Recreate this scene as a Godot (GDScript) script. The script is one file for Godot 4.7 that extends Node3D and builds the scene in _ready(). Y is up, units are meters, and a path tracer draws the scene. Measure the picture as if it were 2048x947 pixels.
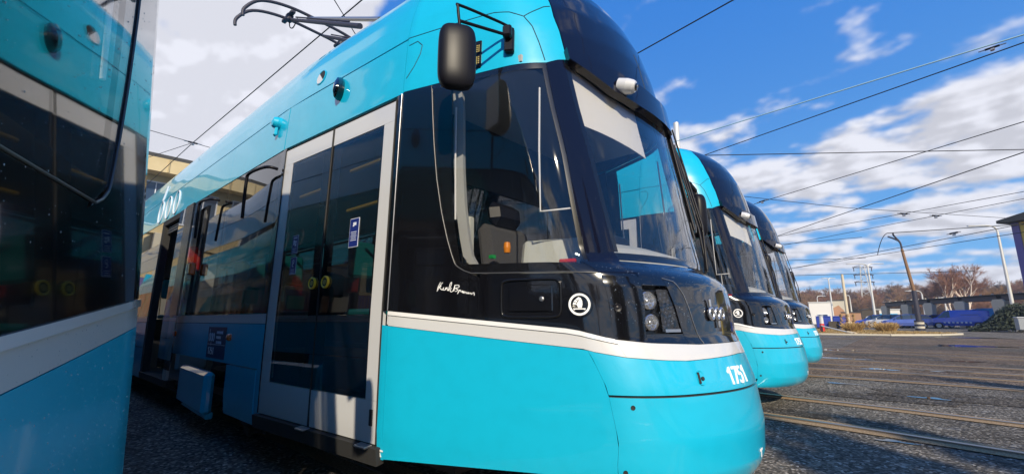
extends Node3D
# A tram yard on a bright late-winter day: a staggered row of turquoise low-floor trams seen from between two of them.
# x runs along the trams towards their noses, y is up, z runs across the tracks. Units are metres.

var M := {}
var rng := RandomNumberGenerator.new()
var used := {}

func _ready() -> void:
	rng.seed = 77
	setup_view()
	make_materials()
	build_ground()
	build_tracks()
	build_depot()
	build_trams()
	build_wires()
	build_poles()
	build_yard()
	build_far()

# ------------------------------------------------------------------ view, sky, sun
const SUN := Vector3(0.65, 0.52, 0.555)

func setup_view() -> void:
	var cam := Camera3D.new()
	cam.name = "camera"
	cam.fov = 2.0 * rad_to_deg(atan(473.5 / 885.0))
	cam.near = 0.03
	cam.far = 3000.0
	add_child(cam)
	var pitch := atan2(638.3 - 473.5, 885.0)
	var az := atan2(1024.0, 885.0 / cos(pitch))
	var ahead := Vector3(-cos(az), 0, -sin(az)) * cos(pitch) + Vector3.UP * sin(pitch)
	cam.look_at_from_position(Vector3(0, 1.02, 0), Vector3(0, 1.02, 0) + ahead, Vector3.UP)
	cam.rotate_object_local(Vector3.BACK, deg_to_rad(-0.1))
	cam.current = true
	var sun := DirectionalLight3D.new()
	sun.name = "sun"
	sun.light_energy = 1.34
	sun.light_color = Color(1.0, 0.945, 0.84)
	sun.light_angular_distance = 0.5
	sun.shadow_enabled = true
	add_child(sun)
	sun.look_at_from_position(SUN * 50.0, Vector3.ZERO, Vector3.UP)
	var we := WorldEnvironment.new()
	we.name = "environment"
	var e := Environment.new()
	e.background_mode = Environment.BG_SKY
	e.tonemap_mode = Environment.TONE_MAPPER_LINEAR
	e.tonemap_exposure = 1.4
	e.sdfgi_enabled = true
	e.ssao_enabled = true
	e.ssil_enabled = true
	e.fog_enabled = true
	e.fog_density = 0.0006
	e.fog_light_color = Color(0.72, 0.8, 0.9)
	var sky := Sky.new()
	var pm := PanoramaSkyMaterial.new()
	pm.panorama = ImageTexture.create_from_image(sky_image())
	sky.sky_material = pm
	e.sky = sky
	we.environment = e
	add_child(we)

func sky_image() -> Image:
	var w := 2048
	var h := 1024
	var n1 := FastNoiseLite.new()
	n1.seed = 11
	n1.noise_type = FastNoiseLite.TYPE_SIMPLEX_SMOOTH
	n1.frequency = 1.0
	n1.fractal_type = FastNoiseLite.FRACTAL_FBM
	n1.fractal_octaves = 6
	n1.fractal_gain = 0.56
	var n2 := FastNoiseLite.new()
	n2.seed = 5
	n2.noise_type = FastNoiseLite.TYPE_SIMPLEX_SMOOTH
	n2.frequency = 0.55
	n2.fractal_octaves = 3
	var data := PackedFloat32Array()
	data.resize(w * h * 3)
	var side := (SUN * Vector3(1, 0, 1)).normalized()
	for j in h:
		var el := PI * (0.5 - (j + 0.5) / h)
		var se := sin(el)
		var ce := cos(el)
		for i in w:
			var k := (j * w + i) * 3
			if el < 0.0:
				data[k] = 0.16
				data[k + 1] = 0.16
				data[k + 2] = 0.17
				continue
			var a := TAU * (i + 0.5) / w
			var d := Vector3(sin(a) * ce, se, -cos(a) * ce)
			# clear air: deep blue overhead, paler towards the horizon
			var t := pow(1.0 - se, 2.6)
			var r := lerpf(0.022, 0.165, t)
			var g := lerpf(0.145, 0.40, t)
			var b := lerpf(0.50, 0.68, t)
			# a layer of cloud about a kilometre up, flattened towards the horizon
			var f := 1.0 / (se + 0.16)
			var q := Vector3(d.x * f, 0.0, d.z * f)
			var v := n1.get_noise_3d(q.x * 1.9 + 3.1, q.z * 2.6, 0.4)
			var big := n2.get_noise_3d(q.x * 0.5 + 9.0, q.z * 0.5 - 4.0, 2.0)
			# a thick bank stands in the west (-x); the rest is a broken belt under about 25 degrees
			var west := smoothstep(0.60, 0.90, -d.x / maxf(ce, 0.001) + 0.10 * v)
			var cover := 0.06 + 0.75 * big
			cover += 0.42 * (1.0 - smoothstep(0.16, 0.48, se))
			cover += west * (1.0 - smoothstep(0.50, 0.72, se)) * 1.1
			cover -= 0.55 * smoothstep(0.30, 0.52, se) * (1.0 - west)
			var c := smoothstep(-0.04, 0.56, v * 1.6 + cover - 0.20)
			if c > 0.0:
				var up := n1.get_noise_3d((q.x + side.x * 0.07) * 1.9 + 3.1, (q.z + side.z * 0.07) * 2.6, 0.4)
				var lit := clampf(0.86 + (v - up) * 1.1 - 0.10 * smoothstep(0.8, 2.0, v + cover), 0.72 + 0.14 * west, 1.0)
				var cr := lit * 0.61
				var cg := lit * 0.622
				var cb := lit * 0.67 + 0.02
				r = lerpf(r, cr, c)
				g = lerpf(g, cg, c)
				b = lerpf(b, cb, c)
			data[k] = r
			data[k + 1] = g
			data[k + 2] = b
	return Image.create_from_data(w, h, false, Image.FORMAT_RGBF, data.to_byte_array())

# ------------------------------------------------------------------ materials
func lin(r: float, g: float, b: float) -> Color:
	return Color(r, g, b).linear_to_srgb()

func mat(nm: String, c: Color, rough := 0.6, metal := 0.0, coat := 0.0) -> StandardMaterial3D:
	var m := StandardMaterial3D.new()
	m.resource_name = nm
	m.albedo_color = c
	m.roughness = rough
	m.metallic = metal
	if coat > 0.0:
		m.clearcoat_enabled = true
		m.clearcoat = coat
		m.clearcoat_roughness = 0.03
	M[nm] = m
	return m

func pane(nm: String, c: Color, alpha: float) -> StandardMaterial3D:
	var m := mat(nm, Color(c.r, c.g, c.b, alpha), 0.02)
	m.transparency = BaseMaterial3D.TRANSPARENCY_ALPHA
	m.clearcoat_enabled = true
	m.clearcoat = 1.0
	m.clearcoat_roughness = 0.01
	return m

func noise_tex(freq: float, size: int, ramp: Array, cell := false, sd := 1, oct := 4, normal := false) -> NoiseTexture2D:
	var n := FastNoiseLite.new()
	n.seed = sd
	n.frequency = freq
	n.noise_type = FastNoiseLite.TYPE_CELLULAR if cell else FastNoiseLite.TYPE_SIMPLEX_SMOOTH
	if cell:
		n.cellular_return_type = FastNoiseLite.RETURN_CELL_VALUE
		n.fractal_type = FastNoiseLite.FRACTAL_NONE
	n.fractal_octaves = oct
	var t := NoiseTexture2D.new()
	t.width = size
	t.height = size
	t.seamless = true
	t.noise = n
	if normal:
		t.as_normal_map = true
		t.bump_strength = 2.0
	if ramp.size():
		var g := Gradient.new()
		var offs := PackedFloat32Array()
		var cols := PackedColorArray()
		for p in ramp:
			offs.append(p[0])
			cols.append(p[1])
		g.offsets = offs
		g.colors = cols
		t.color_ramp = g
	return t

func tri(m: StandardMaterial3D, scale: float) -> void:
	m.uv1_triplanar = true
	m.uv1_world_triplanar = true
	m.uv1_scale = Vector3.ONE * scale

func grey(v: float) -> Color:
	return lin(v, v, v)

func make_materials() -> void:
	mat("cyan", lin(0.005, 0.425, 0.64), 0.35, 0.0, 0.8)
	M.cyan.albedo_texture = noise_tex(0.02, 512, [[0.0, grey(0.92)], [0.5, grey(0.975)], [1.0, Color.WHITE]], false, 61, 5)
	tri(M.cyan, 0.9)
	M.cyan.uv1_world_triplanar = false
	M.cyan.roughness_texture = noise_tex(0.05, 512, [[0.0, grey(0.75)], [1.0, Color.WHITE]], false, 62, 4)
	mat("white_paint", lin(0.55, 0.555, 0.57), 0.35, 0.0, 0.8)
	mat("black_gloss", lin(0.004, 0.0042, 0.006), 0.12, 0.0, 1.0)
	mat("navy_gloss", lin(0.005, 0.006, 0.016), 0.10, 0.0, 0.7)
	M.navy_gloss.metallic_specular = 0.25
	mat("frit", lin(0.007, 0.007, 0.008), 0.18)
	mat("rubber", grey(0.012), 0.7)
	mat("seal", grey(0.10), 0.35, 0.4)
	mat("seam", lin(0.003, 0.02, 0.05), 0.6)
	mat("dark", grey(0.018), 0.8)
	mat("black_plastic", lin(0.007, 0.007, 0.011), 0.40)
	M.black_plastic.metallic_specular = 0.32
	mat("steel", lin(0.42, 0.42, 0.43), 0.32, 0.9)
	mat("alu", lin(0.88, 0.88, 0.88), 0.15, 0.15, 1.0)
	mat("badge_silver", lin(0.55, 0.55, 0.56), 0.25, 0.9)
	mat("white_print", grey(0.85), 0.5)
	mat("interior_grey", lin(0.42, 0.43, 0.42), 0.6)
	mat("interior_dark", grey(0.03), 0.7)
	mat("console", lin(0.52, 0.54, 0.50), 0.5)
	mat("seat_fabric", lin(0.13, 0.13, 0.14), 0.95)
	M.seat_fabric.albedo_texture = noise_tex(0.09, 256, [[0.0, grey(0.2)], [0.55, grey(0.5)], [1.0, Color.WHITE]], false, 4, 2)
	tri(M.seat_fabric, 6.0)
	mat("seat_cyan", lin(0.01, 0.36, 0.40), 0.5)
	mat("yellow", lin(0.80, 0.55, 0.03), 0.4)
	mat("orange_lamp", lin(0.75, 0.14, 0.01), 0.25, 0.0, 0.6)
	mat("orange", lin(0.85, 0.27, 0.01), 0.4)
	mat("red", lin(0.55, 0.02, 0.015), 0.45)
	mat("green", lin(0.01, 0.35, 0.08), 0.5)
	mat("sticker_blue", lin(0.008, 0.02, 0.16), 0.35)
	mat("plaque", lin(0.004, 0.02, 0.09), 0.4)
	mat("blind", lin(0.66, 0.65, 0.63), 0.8)
	mat("led", lin(0.35, 0.28, 0.08), 0.5)
	mat("lamp_glass", lin(0.38, 0.39, 0.41), 0.10, 0.9)
	pane("glass_front", lin(0.004, 0.008, 0.02), 0.10)
	pane("glass_cab", lin(0.004, 0.006, 0.01), 0.13)
	pane("glass_dark", lin(0.004, 0.005, 0.007), 0.74)
	pane("glass_door", lin(0.004, 0.005, 0.008), 0.70)
	pane("smoke", lin(0.01, 0.01, 0.012), 0.45)
	pane("lens", lin(0.9, 0.9, 0.9), 0.08)
	mat("drop", lin(0.22, 0.28, 0.35), 0.08, 0.0, 1.0)  # opaque beads; the sky's reflection is put into their pale colour
	# grounds
	var a := mat("asphalt", Color.WHITE, 0.62)
	a.albedo_texture = noise_tex(0.10, 1024, [[0.0, lin(0.05, 0.045, 0.038)], [0.40, lin(0.115, 0.102, 0.086)], [0.70, lin(0.185, 0.165, 0.14)], [0.90, lin(0.32, 0.29, 0.25)], [1.0, lin(0.6, 0.56, 0.5)]], true, 3)
	tri(a, 0.55)
	a.metallic_specular = 0.3
	a.roughness_texture = noise_tex(0.012, 512, [[0.0, grey(0.10)], [0.22, grey(0.45)], [0.40, grey(0.8)], [1.0, grey(0.95)]], false, 8, 4)
	a.roughness = 1.0
	a.heightmap_enabled = true
	a.heightmap_scale = 0.7
	a.heightmap_texture = noise_tex(0.10, 1024, [], true, 3)
	a.detail_enabled = true
	a.detail_blend_mode = BaseMaterial3D.BLEND_MODE_MUL
	a.detail_albedo = noise_tex(0.008, 512, [[0.0, grey(0.42)], [0.45, grey(0.75)], [1.0, lin(1.0, 0.97, 0.92)]], false, 21, 5)
	a.detail_uv_layer = BaseMaterial3D.DETAIL_UV_2
	a.uv2_triplanar = true
	a.uv2_world_triplanar = true
	a.uv2_scale = Vector3.ONE * 0.11
	var b: StandardMaterial3D = a.duplicate()
	b.resource_name = "asphalt_brown"
	b.albedo_color = lin(1.0, 0.84, 0.72)
	M["asphalt_brown"] = b
	var pt: StandardMaterial3D = a.duplicate()
	pt.resource_name = "asphalt_patch"
	pt.albedo_color = lin(0.62, 0.60, 0.58)
	M["asphalt_patch"] = pt
	var d := mat("dirt", Color.WHITE, 0.95)
	d.albedo_texture = noise_tex(0.06, 512, [[0.0, lin(0.13, 0.08, 0.04)], [0.5, lin(0.30, 0.20, 0.105)], [1.0, lin(0.48, 0.36, 0.22)]], false, 17, 5)
	tri(d, 1.4)
	var l := mat("dry_lawn", Color.WHITE, 1.0)
	l.albedo_texture = noise_tex(0.03, 512, [[0.0, lin(0.16, 0.12, 0.045)], [0.5, lin(0.36, 0.26, 0.10)], [1.0, lin(0.52, 0.40, 0.18)]], false, 31, 5)
	tri(l, 0.6)
	mat("straw", lin(0.52, 0.36, 0.14), 0.95)
	mat("straw_dark", lin(0.30, 0.18, 0.07), 0.95)
	mat("water", lin(0.03, 0.03, 0.03), 0.03)
	mat("rail", lin(0.30, 0.27, 0.24), 0.35, 0.8)
	var f := mat("facade", Color.WHITE, 0.85)
	f.albedo_texture = noise_tex(0.01, 256, [[0.0, lin(0.50, 0.40, 0.22)], [1.0, lin(0.60, 0.49, 0.29)]], false, 40, 4)
	tri(f, 0.2)
	mat("facade_rib", lin(0.46, 0.36, 0.19), 0.8)
	mat("concrete", lin(0.50, 0.46, 0.37), 0.9)
	mat("roofing", grey(0.05), 0.8)
	mat("window_pane", lin(0.03, 0.05, 0.09), 0.05, 0.0, 1.0)
	mat("window_frame", lin(0.62, 0.66, 0.75), 0.5)
	mat("rust", lin(0.22, 0.125, 0.065), 0.85)
	mat("pole_dark", lin(0.03, 0.03, 0.05), 0.6)
	mat("galvanised", lin(0.62, 0.62, 0.60), 0.45, 0.3)
	mat("pole_concrete", lin(0.58, 0.50, 0.36), 0.9)
	mat("wire", grey(0.012), 0.6, 0.3)
	mat("wire_pale", lin(0.28, 0.45, 0.55), 0.5)
	mat("porcelain", lin(0.6, 0.6, 0.58), 0.3)
	mat("car_blue", lin(0.012, 0.085, 0.60), 0.3, 0.2, 1.0)
	mat("car_blue_pale", lin(0.10, 0.16, 0.52), 0.3, 0.3, 1.0)
	mat("car_white", lin(0.70, 0.72, 0.76), 0.3, 0.0, 1.0)
	mat("car_cyan", lin(0.01, 0.40, 0.72), 0.3, 0.0, 1.0)
	mat("tyre", grey(0.012), 0.9)
	mat("bin_grey", lin(0.30, 0.32, 0.34), 0.6)
	mat("container_blue", lin(0.02, 0.05, 0.34), 0.6)
	mat("wood", lin(0.50, 0.33, 0.15), 0.9)
	mat("wall_yellow", lin(0.62, 0.47, 0.12), 0.9)
	mat("gate_violet_shade", lin(0.14, 0.12, 0.33), 0.85)  # depot gates, and painted shade on the yellow building's side
	mat("wall_white", lin(0.72, 0.70, 0.66), 0.9)
	mat("wall_brick", lin(0.40, 0.22, 0.13), 0.9)
	mat("hut_wall", lin(0.07, 0.055, 0.04), 0.9)
	mat("bark_birch", lin(0.62, 0.52, 0.44), 0.9)
	mat("bark", lin(0.20, 0.13, 0.085), 0.95)
	mat("twig_red", lin(0.27, 0.13, 0.08), 0.95)
	mat("twig_brown", lin(0.26, 0.15, 0.075), 0.95)
	mat("twig_dark", lin(0.08, 0.055, 0.045), 0.95)
	mat("hill", lin(0.22, 0.13, 0.065), 1.0)
	var hd := mat("hedge_leaf", lin(0.018, 0.03, 0.014), 0.6)
	hd.backlight_enabled = true
	hd.backlight = Color(0.05, 0.08, 0.03)
	mat("conifer", lin(0.02, 0.045, 0.02), 0.8)

# ------------------------------------------------------------------ naming
func numbered(nm: String) -> String:
	if not used.has(nm):
		used[nm] = 0
		return nm
	used[nm] += 1
	return "%s_%03d" % [nm, used[nm]]

func thing(nm: String, label: String, category: String, at := Vector3.ZERO, turn := 0.0, group := "") -> Node3D:
	var o := Node3D.new()
	o.name = numbered(nm)
	o.position = at
	o.rotation.y = turn
	tag(o, label, category, group)
	add_child(o)
	return o

func tag(o: Node, label: String, category: String, group := "") -> void:
	o.set_meta("label", label)
	o.set_meta("category", category)
	if group:
		o.set_meta("group", group)

func obj(nm: String, st: SurfaceTool, m: Material, parent: Node = null) -> MeshInstance3D:
	var o := MeshInstance3D.new()
	o.mesh = st.commit()
	o.material_override = m
	if parent == null:
		o.name = numbered(nm)
		add_child(o)
	else:
		o.name = nm
		parent.add_child(o, true)
		if o.name != nm:
			var k := 1
			while parent.has_node("%s_%03d" % [nm, k]):
				k += 1
			o.name = "%s_%03d" % [nm, k]
	return o

func struct(nm: String, st: SurfaceTool, m: Material) -> MeshInstance3D:
	var o := obj(nm, st, m)
	o.set_meta("kind", "structure")
	return o

# ------------------------------------------------------------------ mesh helpers
func mb() -> SurfaceTool:
	var st := SurfaceTool.new()
	st.begin(Mesh.PRIMITIVE_TRIANGLES)
	return st

func t3(st: SurfaceTool, a: Vector3, b: Vector3, c: Vector3, na: Vector3, nb: Vector3, nc: Vector3) -> void:
	if (b - a).cross(c - a).dot(na + nb + nc) > 0.0:
		var x := b
		b = c
		c = x
		x = nb
		nb = nc
		nc = x
	st.set_normal(na)
	st.add_vertex(a)
	st.set_normal(nb)
	st.add_vertex(b)
	st.set_normal(nc)
	st.add_vertex(c)

func q4(st: SurfaceTool, a: Vector3, b: Vector3, c: Vector3, d: Vector3, n: Vector3) -> void:
	t3(st, a, b, c, n, n, n)
	t3(st, a, c, d, n, n, n)

func box(st: SurfaceTool, c: Vector3, s: Vector3, basis := Basis(), bevel := 0.0) -> void:
	var h := s * 0.5
	var bv := minf(bevel, minf(h.x, minf(h.y, h.z)) * 0.9)
	for ax in 3:
		var u := (ax + 1) % 3
		var v := (ax + 2) % 3
		for sg in [-1.0, 1.0]:
			var p := []
			for k in [[-1, -1], [1, -1], [1, 1], [-1, 1]]:
				var w := Vector3.ZERO
				w[ax] = sg * h[ax]
				w[u] = k[0] * (h[u] - bv)
				w[v] = k[1] * (h[v] - bv)
				p.append(c + basis * w)
			var n := Vector3.ZERO
			n[ax] = sg
			q4(st, p[0], p[1], p[2], p[3], basis * n)
		if bv > 0.0:
			for su in [-1.0, 1.0]:
				for sv in [-1.0, 1.0]:
					var e := []
					for k in [[0, -1], [0, 1], [1, 1], [1, -1]]:
						var w := Vector3.ZERO
						w[ax] = k[1] * (h[ax] - bv)
						w[u] = su * (h[u] - (0.0 if k[0] == 0 else bv))
						w[v] = sv * (h[v] - (bv if k[0] == 0 else 0.0))
						e.append(c + basis * w)
					var n := Vector3.ZERO
					n[u] = su
					n[v] = sv
					q4(st, e[0], e[1], e[2], e[3], (basis * n).normalized())
	if bv > 0.0:
		for sx in [-1.0, 1.0]:
			for sy in [-1.0, 1.0]:
				for sz in [-1.0, 1.0]:
					var n: Vector3 = basis * Vector3(sx, sy, sz).normalized()
					t3(st, c + basis * Vector3(sx * h.x, sy * (h.y - bv), sz * (h.z - bv)), c + basis * Vector3(sx * (h.x - bv), sy * h.y, sz * (h.z - bv)), c + basis * Vector3(sx * (h.x - bv), sy * (h.y - bv), sz * h.z), n, n, n)

func tube(st: SurfaceTool, pts: Array, r: float, sides := 8, r2 := -1.0, caps := true) -> void:
	var rings := []
	var prev := Vector3.ZERO
	for i in pts.size():
		var d: Vector3
		if i == 0:
			d = pts[1] - pts[0]
		elif i == pts.size() - 1:
			d = pts[i] - pts[i - 1]
		else:
			d = (pts[i] - pts[i - 1]).normalized() + (pts[i + 1] - pts[i]).normalized()
		d = d.normalized()
		var u := prev - d * prev.dot(d) if prev != Vector3.ZERO else Vector3.ZERO
		if u.length() < 0.01:
			u = d.cross(Vector3.UP if absf(d.y) < 0.9 else Vector3.RIGHT)
		u = u.normalized()
		prev = u
		var v := d.cross(u)
		var rr := r if r2 < 0.0 else lerpf(r, r2, float(i) / (pts.size() - 1))
		var ring := []
		for k in sides:
			var a := TAU * k / sides
			var n := u * cos(a) + v * sin(a)
			ring.append([pts[i] + n * rr, n])
		rings.append(ring)
	for i in pts.size() - 1:
		for k in sides:
			var a = rings[i][k]
			var b = rings[i][(k + 1) % sides]
			var c = rings[i + 1][(k + 1) % sides]
			var d = rings[i + 1][k]
			t3(st, a[0], b[0], c[0], a[1], b[1], c[1])
			t3(st, a[0], c[0], d[0], a[1], c[1], d[1])
	if caps and sides > 3:
		for e in [0, pts.size() - 1]:
			var n: Vector3 = (pts[0] - pts[1]).normalized() if e == 0 else (pts[e] - pts[e - 1]).normalized()
			for k in range(1, sides - 1):
				t3(st, rings[e][0][0], rings[e][k][0], rings[e][k + 1][0], n, n, n)

func bend(pts: Array, steps := 6) -> Array:
	var c := Curve3D.new()
	for i in pts.size():
		var h := Vector3.ZERO
		if i > 0 and i < pts.size() - 1:
			h = (pts[i + 1] - pts[i - 1]) * 0.17
		c.add_point(pts[i], -h, h)
	var out := []
	var n := (pts.size() - 1) * steps
	for i in n + 1:
		var s := float(i) / steps
		var k := mini(int(s), pts.size() - 2)
		out.append(c.sample(k, s - k))
	return out

func lathe(st: SurfaceTool, prof: Array, x: Transform3D, sides := 16) -> void:
	# prof: [radius, height] along the local z axis
	for i in prof.size() - 1:
		var dr: float = prof[i + 1][0] - prof[i][0]
		var dh: float = prof[i + 1][1] - prof[i][1]
		for k in sides:
			var a := TAU * k / sides
			var b := TAU * (k + 1) / sides
			var ca := Vector3(cos(a), sin(a), 0)
			var cb := Vector3(cos(b), sin(b), 0)
			var na := x.basis * (ca * dh + Vector3(0, 0, -dr))
			var nb := x.basis * (cb * dh + Vector3(0, 0, -dr))
			if na.length() < 1e-9:
				continue
			na = na.normalized()
			nb = nb.normalized()
			var p0: Vector3 = x * (ca * prof[i][0] + Vector3(0, 0, prof[i][1]))
			var p1: Vector3 = x * (cb * prof[i][0] + Vector3(0, 0, prof[i][1]))
			var p2: Vector3 = x * (cb * prof[i + 1][0] + Vector3(0, 0, prof[i + 1][1]))
			var p3: Vector3 = x * (ca * prof[i + 1][0] + Vector3(0, 0, prof[i + 1][1]))
			t3(st, p0, p1, p2, na, nb, nb)
			t3(st, p0, p2, p3, na, nb, na)

func poly(st: SurfaceTool, pts: PackedVector2Array, x: Transform3D, depth: float) -> void:
	# a flat outline in local xy, thickened along local z from 0 to depth
	var idx := Geometry2D.triangulate_polygon(pts)
	var n := x.basis.z.normalized()
	for i in range(0, idx.size(), 3):
		var p := []
		for k in 3:
			p.append(Vector3(pts[idx[i + k]].x, pts[idx[i + k]].y, 0))
		t3(st, x * (p[0] + Vector3(0, 0, depth)), x * (p[1] + Vector3(0, 0, depth)), x * (p[2] + Vector3(0, 0, depth)), n, n, n)
		t3(st, x * p[0], x * p[1], x * p[2], -n, -n, -n)
	var turn := -1.0 if Geometry2D.is_polygon_clockwise(pts) else 1.0
	for i in pts.size():
		var a := pts[i]
		var b := pts[(i + 1) % pts.size()]
		var e := (b - a)
		var m := x.basis * (Vector3(e.y, -e.x, 0) * turn)
		q4(st, x * Vector3(a.x, a.y, 0), x * Vector3(b.x, b.y, 0), x * Vector3(b.x, b.y, depth), x * Vector3(a.x, a.y, depth), m.normalized())

func ring_tube(st: SurfaceTool, x: Transform3D, rx: float, ry: float, r: float, n := 20) -> void:
	var p := []
	for k in n + 1:
		var a := TAU * k / n
		p.append(x * Vector3(cos(a) * rx, sin(a) * ry, 0))
	tube(st, p, r, 6, -1.0, false)

func ribbon(st: SurfaceTool, pts: Array, w: float, y: float) -> void:
	for i in pts.size() - 1:
		var d: Vector3 = (pts[i + 1] - pts[i]).normalized()
		var s := Vector3(-d.z, 0, d.x) * w * 0.5
		var e := s
		if i + 2 < pts.size():
			var d2: Vector3 = (pts[i + 2] - pts[i + 1]).normalized()
			e = Vector3(-d2.z, 0, d2.x) * w * 0.5
		var u := Vector3(0, y, 0)
		q4(st, pts[i] - s + u, pts[i] + s + u, pts[i + 1] + e + u, pts[i + 1] - e + u, Vector3.UP)

func lut(tab: Array, x: float) -> float:
	if x <= tab[0][0]:
		return tab[0][1]
	for i in range(1, tab.size()):
		if x <= tab[i][0]:
			var f: float = (x - tab[i - 1][0]) / (tab[i][0] - tab[i - 1][0])
			return lerpf(tab[i - 1][1], tab[i][1], f)
	return tab[-1][1]

func text(nm: String, s: String, size: float, x: Transform3D, m: Material, parent: Node, bold := true, squeeze := 1.0) -> void:
	var tm := TextMesh.new()
	var f := SystemFont.new()
	f.font_names = PackedStringArray(["Droid Sans"])
	f.font_weight = 700 if bold else 400
	tm.font = f
	tm.text = s
	tm.font_size = 64
	tm.pixel_size = size / 46.0
	tm.depth = 0.004
	var o := MeshInstance3D.new()
	o.name = nm
	o.mesh = tm
	o.material_override = m
	o.transform = x * Transform3D(Basis.from_scale(Vector3(squeeze, 1, 1)), Vector3.ZERO)
	parent.add_child(o, true)

# ------------------------------------------------------------------ tram body surface
# The outline of the body runs round the tram: t < 0 is metres behind the cab on the right side, 0..1 the tapering cab side,
# 1..2 its rounded front corner, 2..3 the bowed front up to the middle; 3..6 and beyond mirror that on the left side.
const X0 := -2.14
const XF := [[0.20, -0.78], [0.24, -0.70], [0.28, -0.655], [0.35, -0.622], [0.5, -0.612], [0.72, -0.64], [0.86, -0.685], [0.94, -0.72], [1.08, -0.728], [1.19, -0.745], [1.23, -0.77], [1.26, -0.81], [1.30, -0.885], [1.55, -0.93], [1.87, -0.985], [2.16, -1.04], [2.44, -1.085], [2.66, -1.13], [2.86, -1.19], [3.04, -1.27], [3.16, -1.34], [3.24, -1.41], [3.31, -1.48], [3.36, -1.55], [3.42, -1.68], [3.45, -1.85]]
const INS := [[0.2, 0.05], [0.26, 0.015], [0.4, 0.0], [1.0, 0.0], [2.4, 0.03], [2.75, 0.05], [2.9, 0.075], [3.05, 0.115], [3.15, 0.155], [3.25, 0.21], [3.33, 0.28], [3.40, 0.37], [3.45, 0.5]]
const KK := [[0.2, 1.05], [1.2, 1.05], [1.3, 0.85], [3.45, 0.85]]
var corners := {}

func cab_w(x: float, w: float) -> float:
	var s := x - X0
	return w - 0.352 * s - 0.012 * s * s

func smooth_lut(tab: Array, y: float) -> float:
	return (lut(tab, y - 0.012) + lut(tab, y) * 2.0 + lut(tab, y + 0.012)) * 0.25

func corner(y: float) -> Array:
	var key := int(round(y * 1000.0))
	if corners.has(key):
		return corners[key]
	var w := 1.147 - smooth_lut(INS, y)
	var xf := smooth_lut(XF, y)
	var k := lut(KK, y)
	var lo := 0.05
	var hi := 1.2
	for i in 26:
		var m := (lo + hi) * 0.5
		if m < cab_w(xf - k * m * m * 0.5, w):
			lo = m
		else:
			hi = m
	corners[key] = [xf - k * lo * lo * 0.5, lo, w, xf, k]
	return corners[key]

func P(t: float, y: float) -> Vector3:
	if t > 3.0:
		var o := P(6.0 - t, y)
		return Vector3(o.x, o.y, -o.z)
	if t < 0.0:
		var w := lerpf(1.25, 1.147, clampf((t + 1.473) / 1.473, 0.0, 1.0))
		return Vector3(X0 + t, y, w - smooth_lut(INS, y))
	var c := corner(y)
	var xs: float = c[0] - 0.16
	if t <= 1.0:
		var x := lerpf(X0, xs, t)
		return Vector3(x, y, cab_w(x, c[2]))
	var wa := maxf(c[1] - 0.16, 0.02)
	if t <= 2.0:
		var s := t - 1.0
		var a := Vector2(xs, cab_w(xs, c[2]))
		var b := Vector2(c[0], c[1])
		var d := Vector2(c[3] - c[4] * wa * wa * 0.5, wa)
		var q := a * (1 - s) * (1 - s) + b * 2.0 * s * (1 - s) + d * s * s
		return Vector3(q.x, y, q.y)
	var w2 := wa * (3.0 - t)
	return Vector3(c[3] - c[4] * w2 * w2 * 0.5, y, w2)

func N(t: float, y: float) -> Vector3:
	var e := 0.02 if t >= 0.0 and t <= 6.0 else 0.05
	var a := P(t + e, y) - P(t - e, y)
	var b := P(t, minf(y + 0.006, 3.45)) - P(t, y - 0.006)
	return a.cross(b).normalized()

func at(t: float, y: float, off := 0.0) -> Vector3:
	return P(t, y) + N(t, y) * off

func seat(t: float, y: float, off := 0.0) -> Transform3D:
	var n := N(t, y)
	var u := (P(t + 0.02, y) - P(t - 0.02, y)).normalized()
	return Transform3D(Basis(u, n.cross(u), n), P(t, y) + n * off)

func val(f, x: float) -> float:
	return f.call(x) if f is Callable else float(f)

func patch(st: SurfaceTool, t0, t1, yb, yt, nt: int, ny: int, off := 0.0, thick := 0.018, gap := 0.0012) -> void:
	var g := []
	for j in ny + 1:
		var row := []
		var b := float(j) / ny
		for i in nt + 1:
			var a := float(i) / nt
			var tm := 0.0
			var y := 0.0
			for pass_ in 2:
				if pass_ == 0:
					tm = lerpf(val(t0, 1.6), val(t1, 1.6), a)
				else:
					tm = lerpf(val(t0, y), val(t1, y), a)
				y = lerpf(val(yb, tm) + gap, val(yt, tm) - gap, b)
			if gap > 0.0:
				tm = clampf(tm, val(t0, y) + gap * (1.0 if tm < 0.0 or tm > 6.0 else 1.2), val(t1, y) - gap * (1.0 if tm < 0.0 or tm > 6.0 else 1.2))
			var n := N(tm, y)
			row.append([P(tm, y) + n * off, n])
		g.append(row)
	for j in ny:
		for i in nt:
			var p = g[j][i]
			var q = g[j][i + 1]
			var r = g[j + 1][i + 1]
			var s = g[j + 1][i]
			t3(st, p[0], q[0], r[0], p[1], q[1], r[1])
			t3(st, p[0], r[0], s[0], p[1], r[1], s[1])
	if thick > 0.0:
		var mid: Vector3 = g[ny / 2][nt / 2][0]
		var edge := []
		for i in nt:
			edge.append([g[0][i], g[0][i + 1]])
			edge.append([g[ny][i], g[ny][i + 1]])
		for j in ny:
			edge.append([g[j][0], g[j + 1][0]])
			edge.append([g[j][nt], g[j + 1][nt]])
		for e in edge:
			var a: Vector3 = e[0][0]
			var b: Vector3 = e[1][0]
			var n := ((b - a).cross(e[0][1] + e[1][1])).normalized()
			if n.dot((a + b) * 0.5 - mid) < 0.0:
				n = -n
			q4(st, a, b, b - e[1][1] * thick, a - e[0][1] * thick, n)

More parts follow.
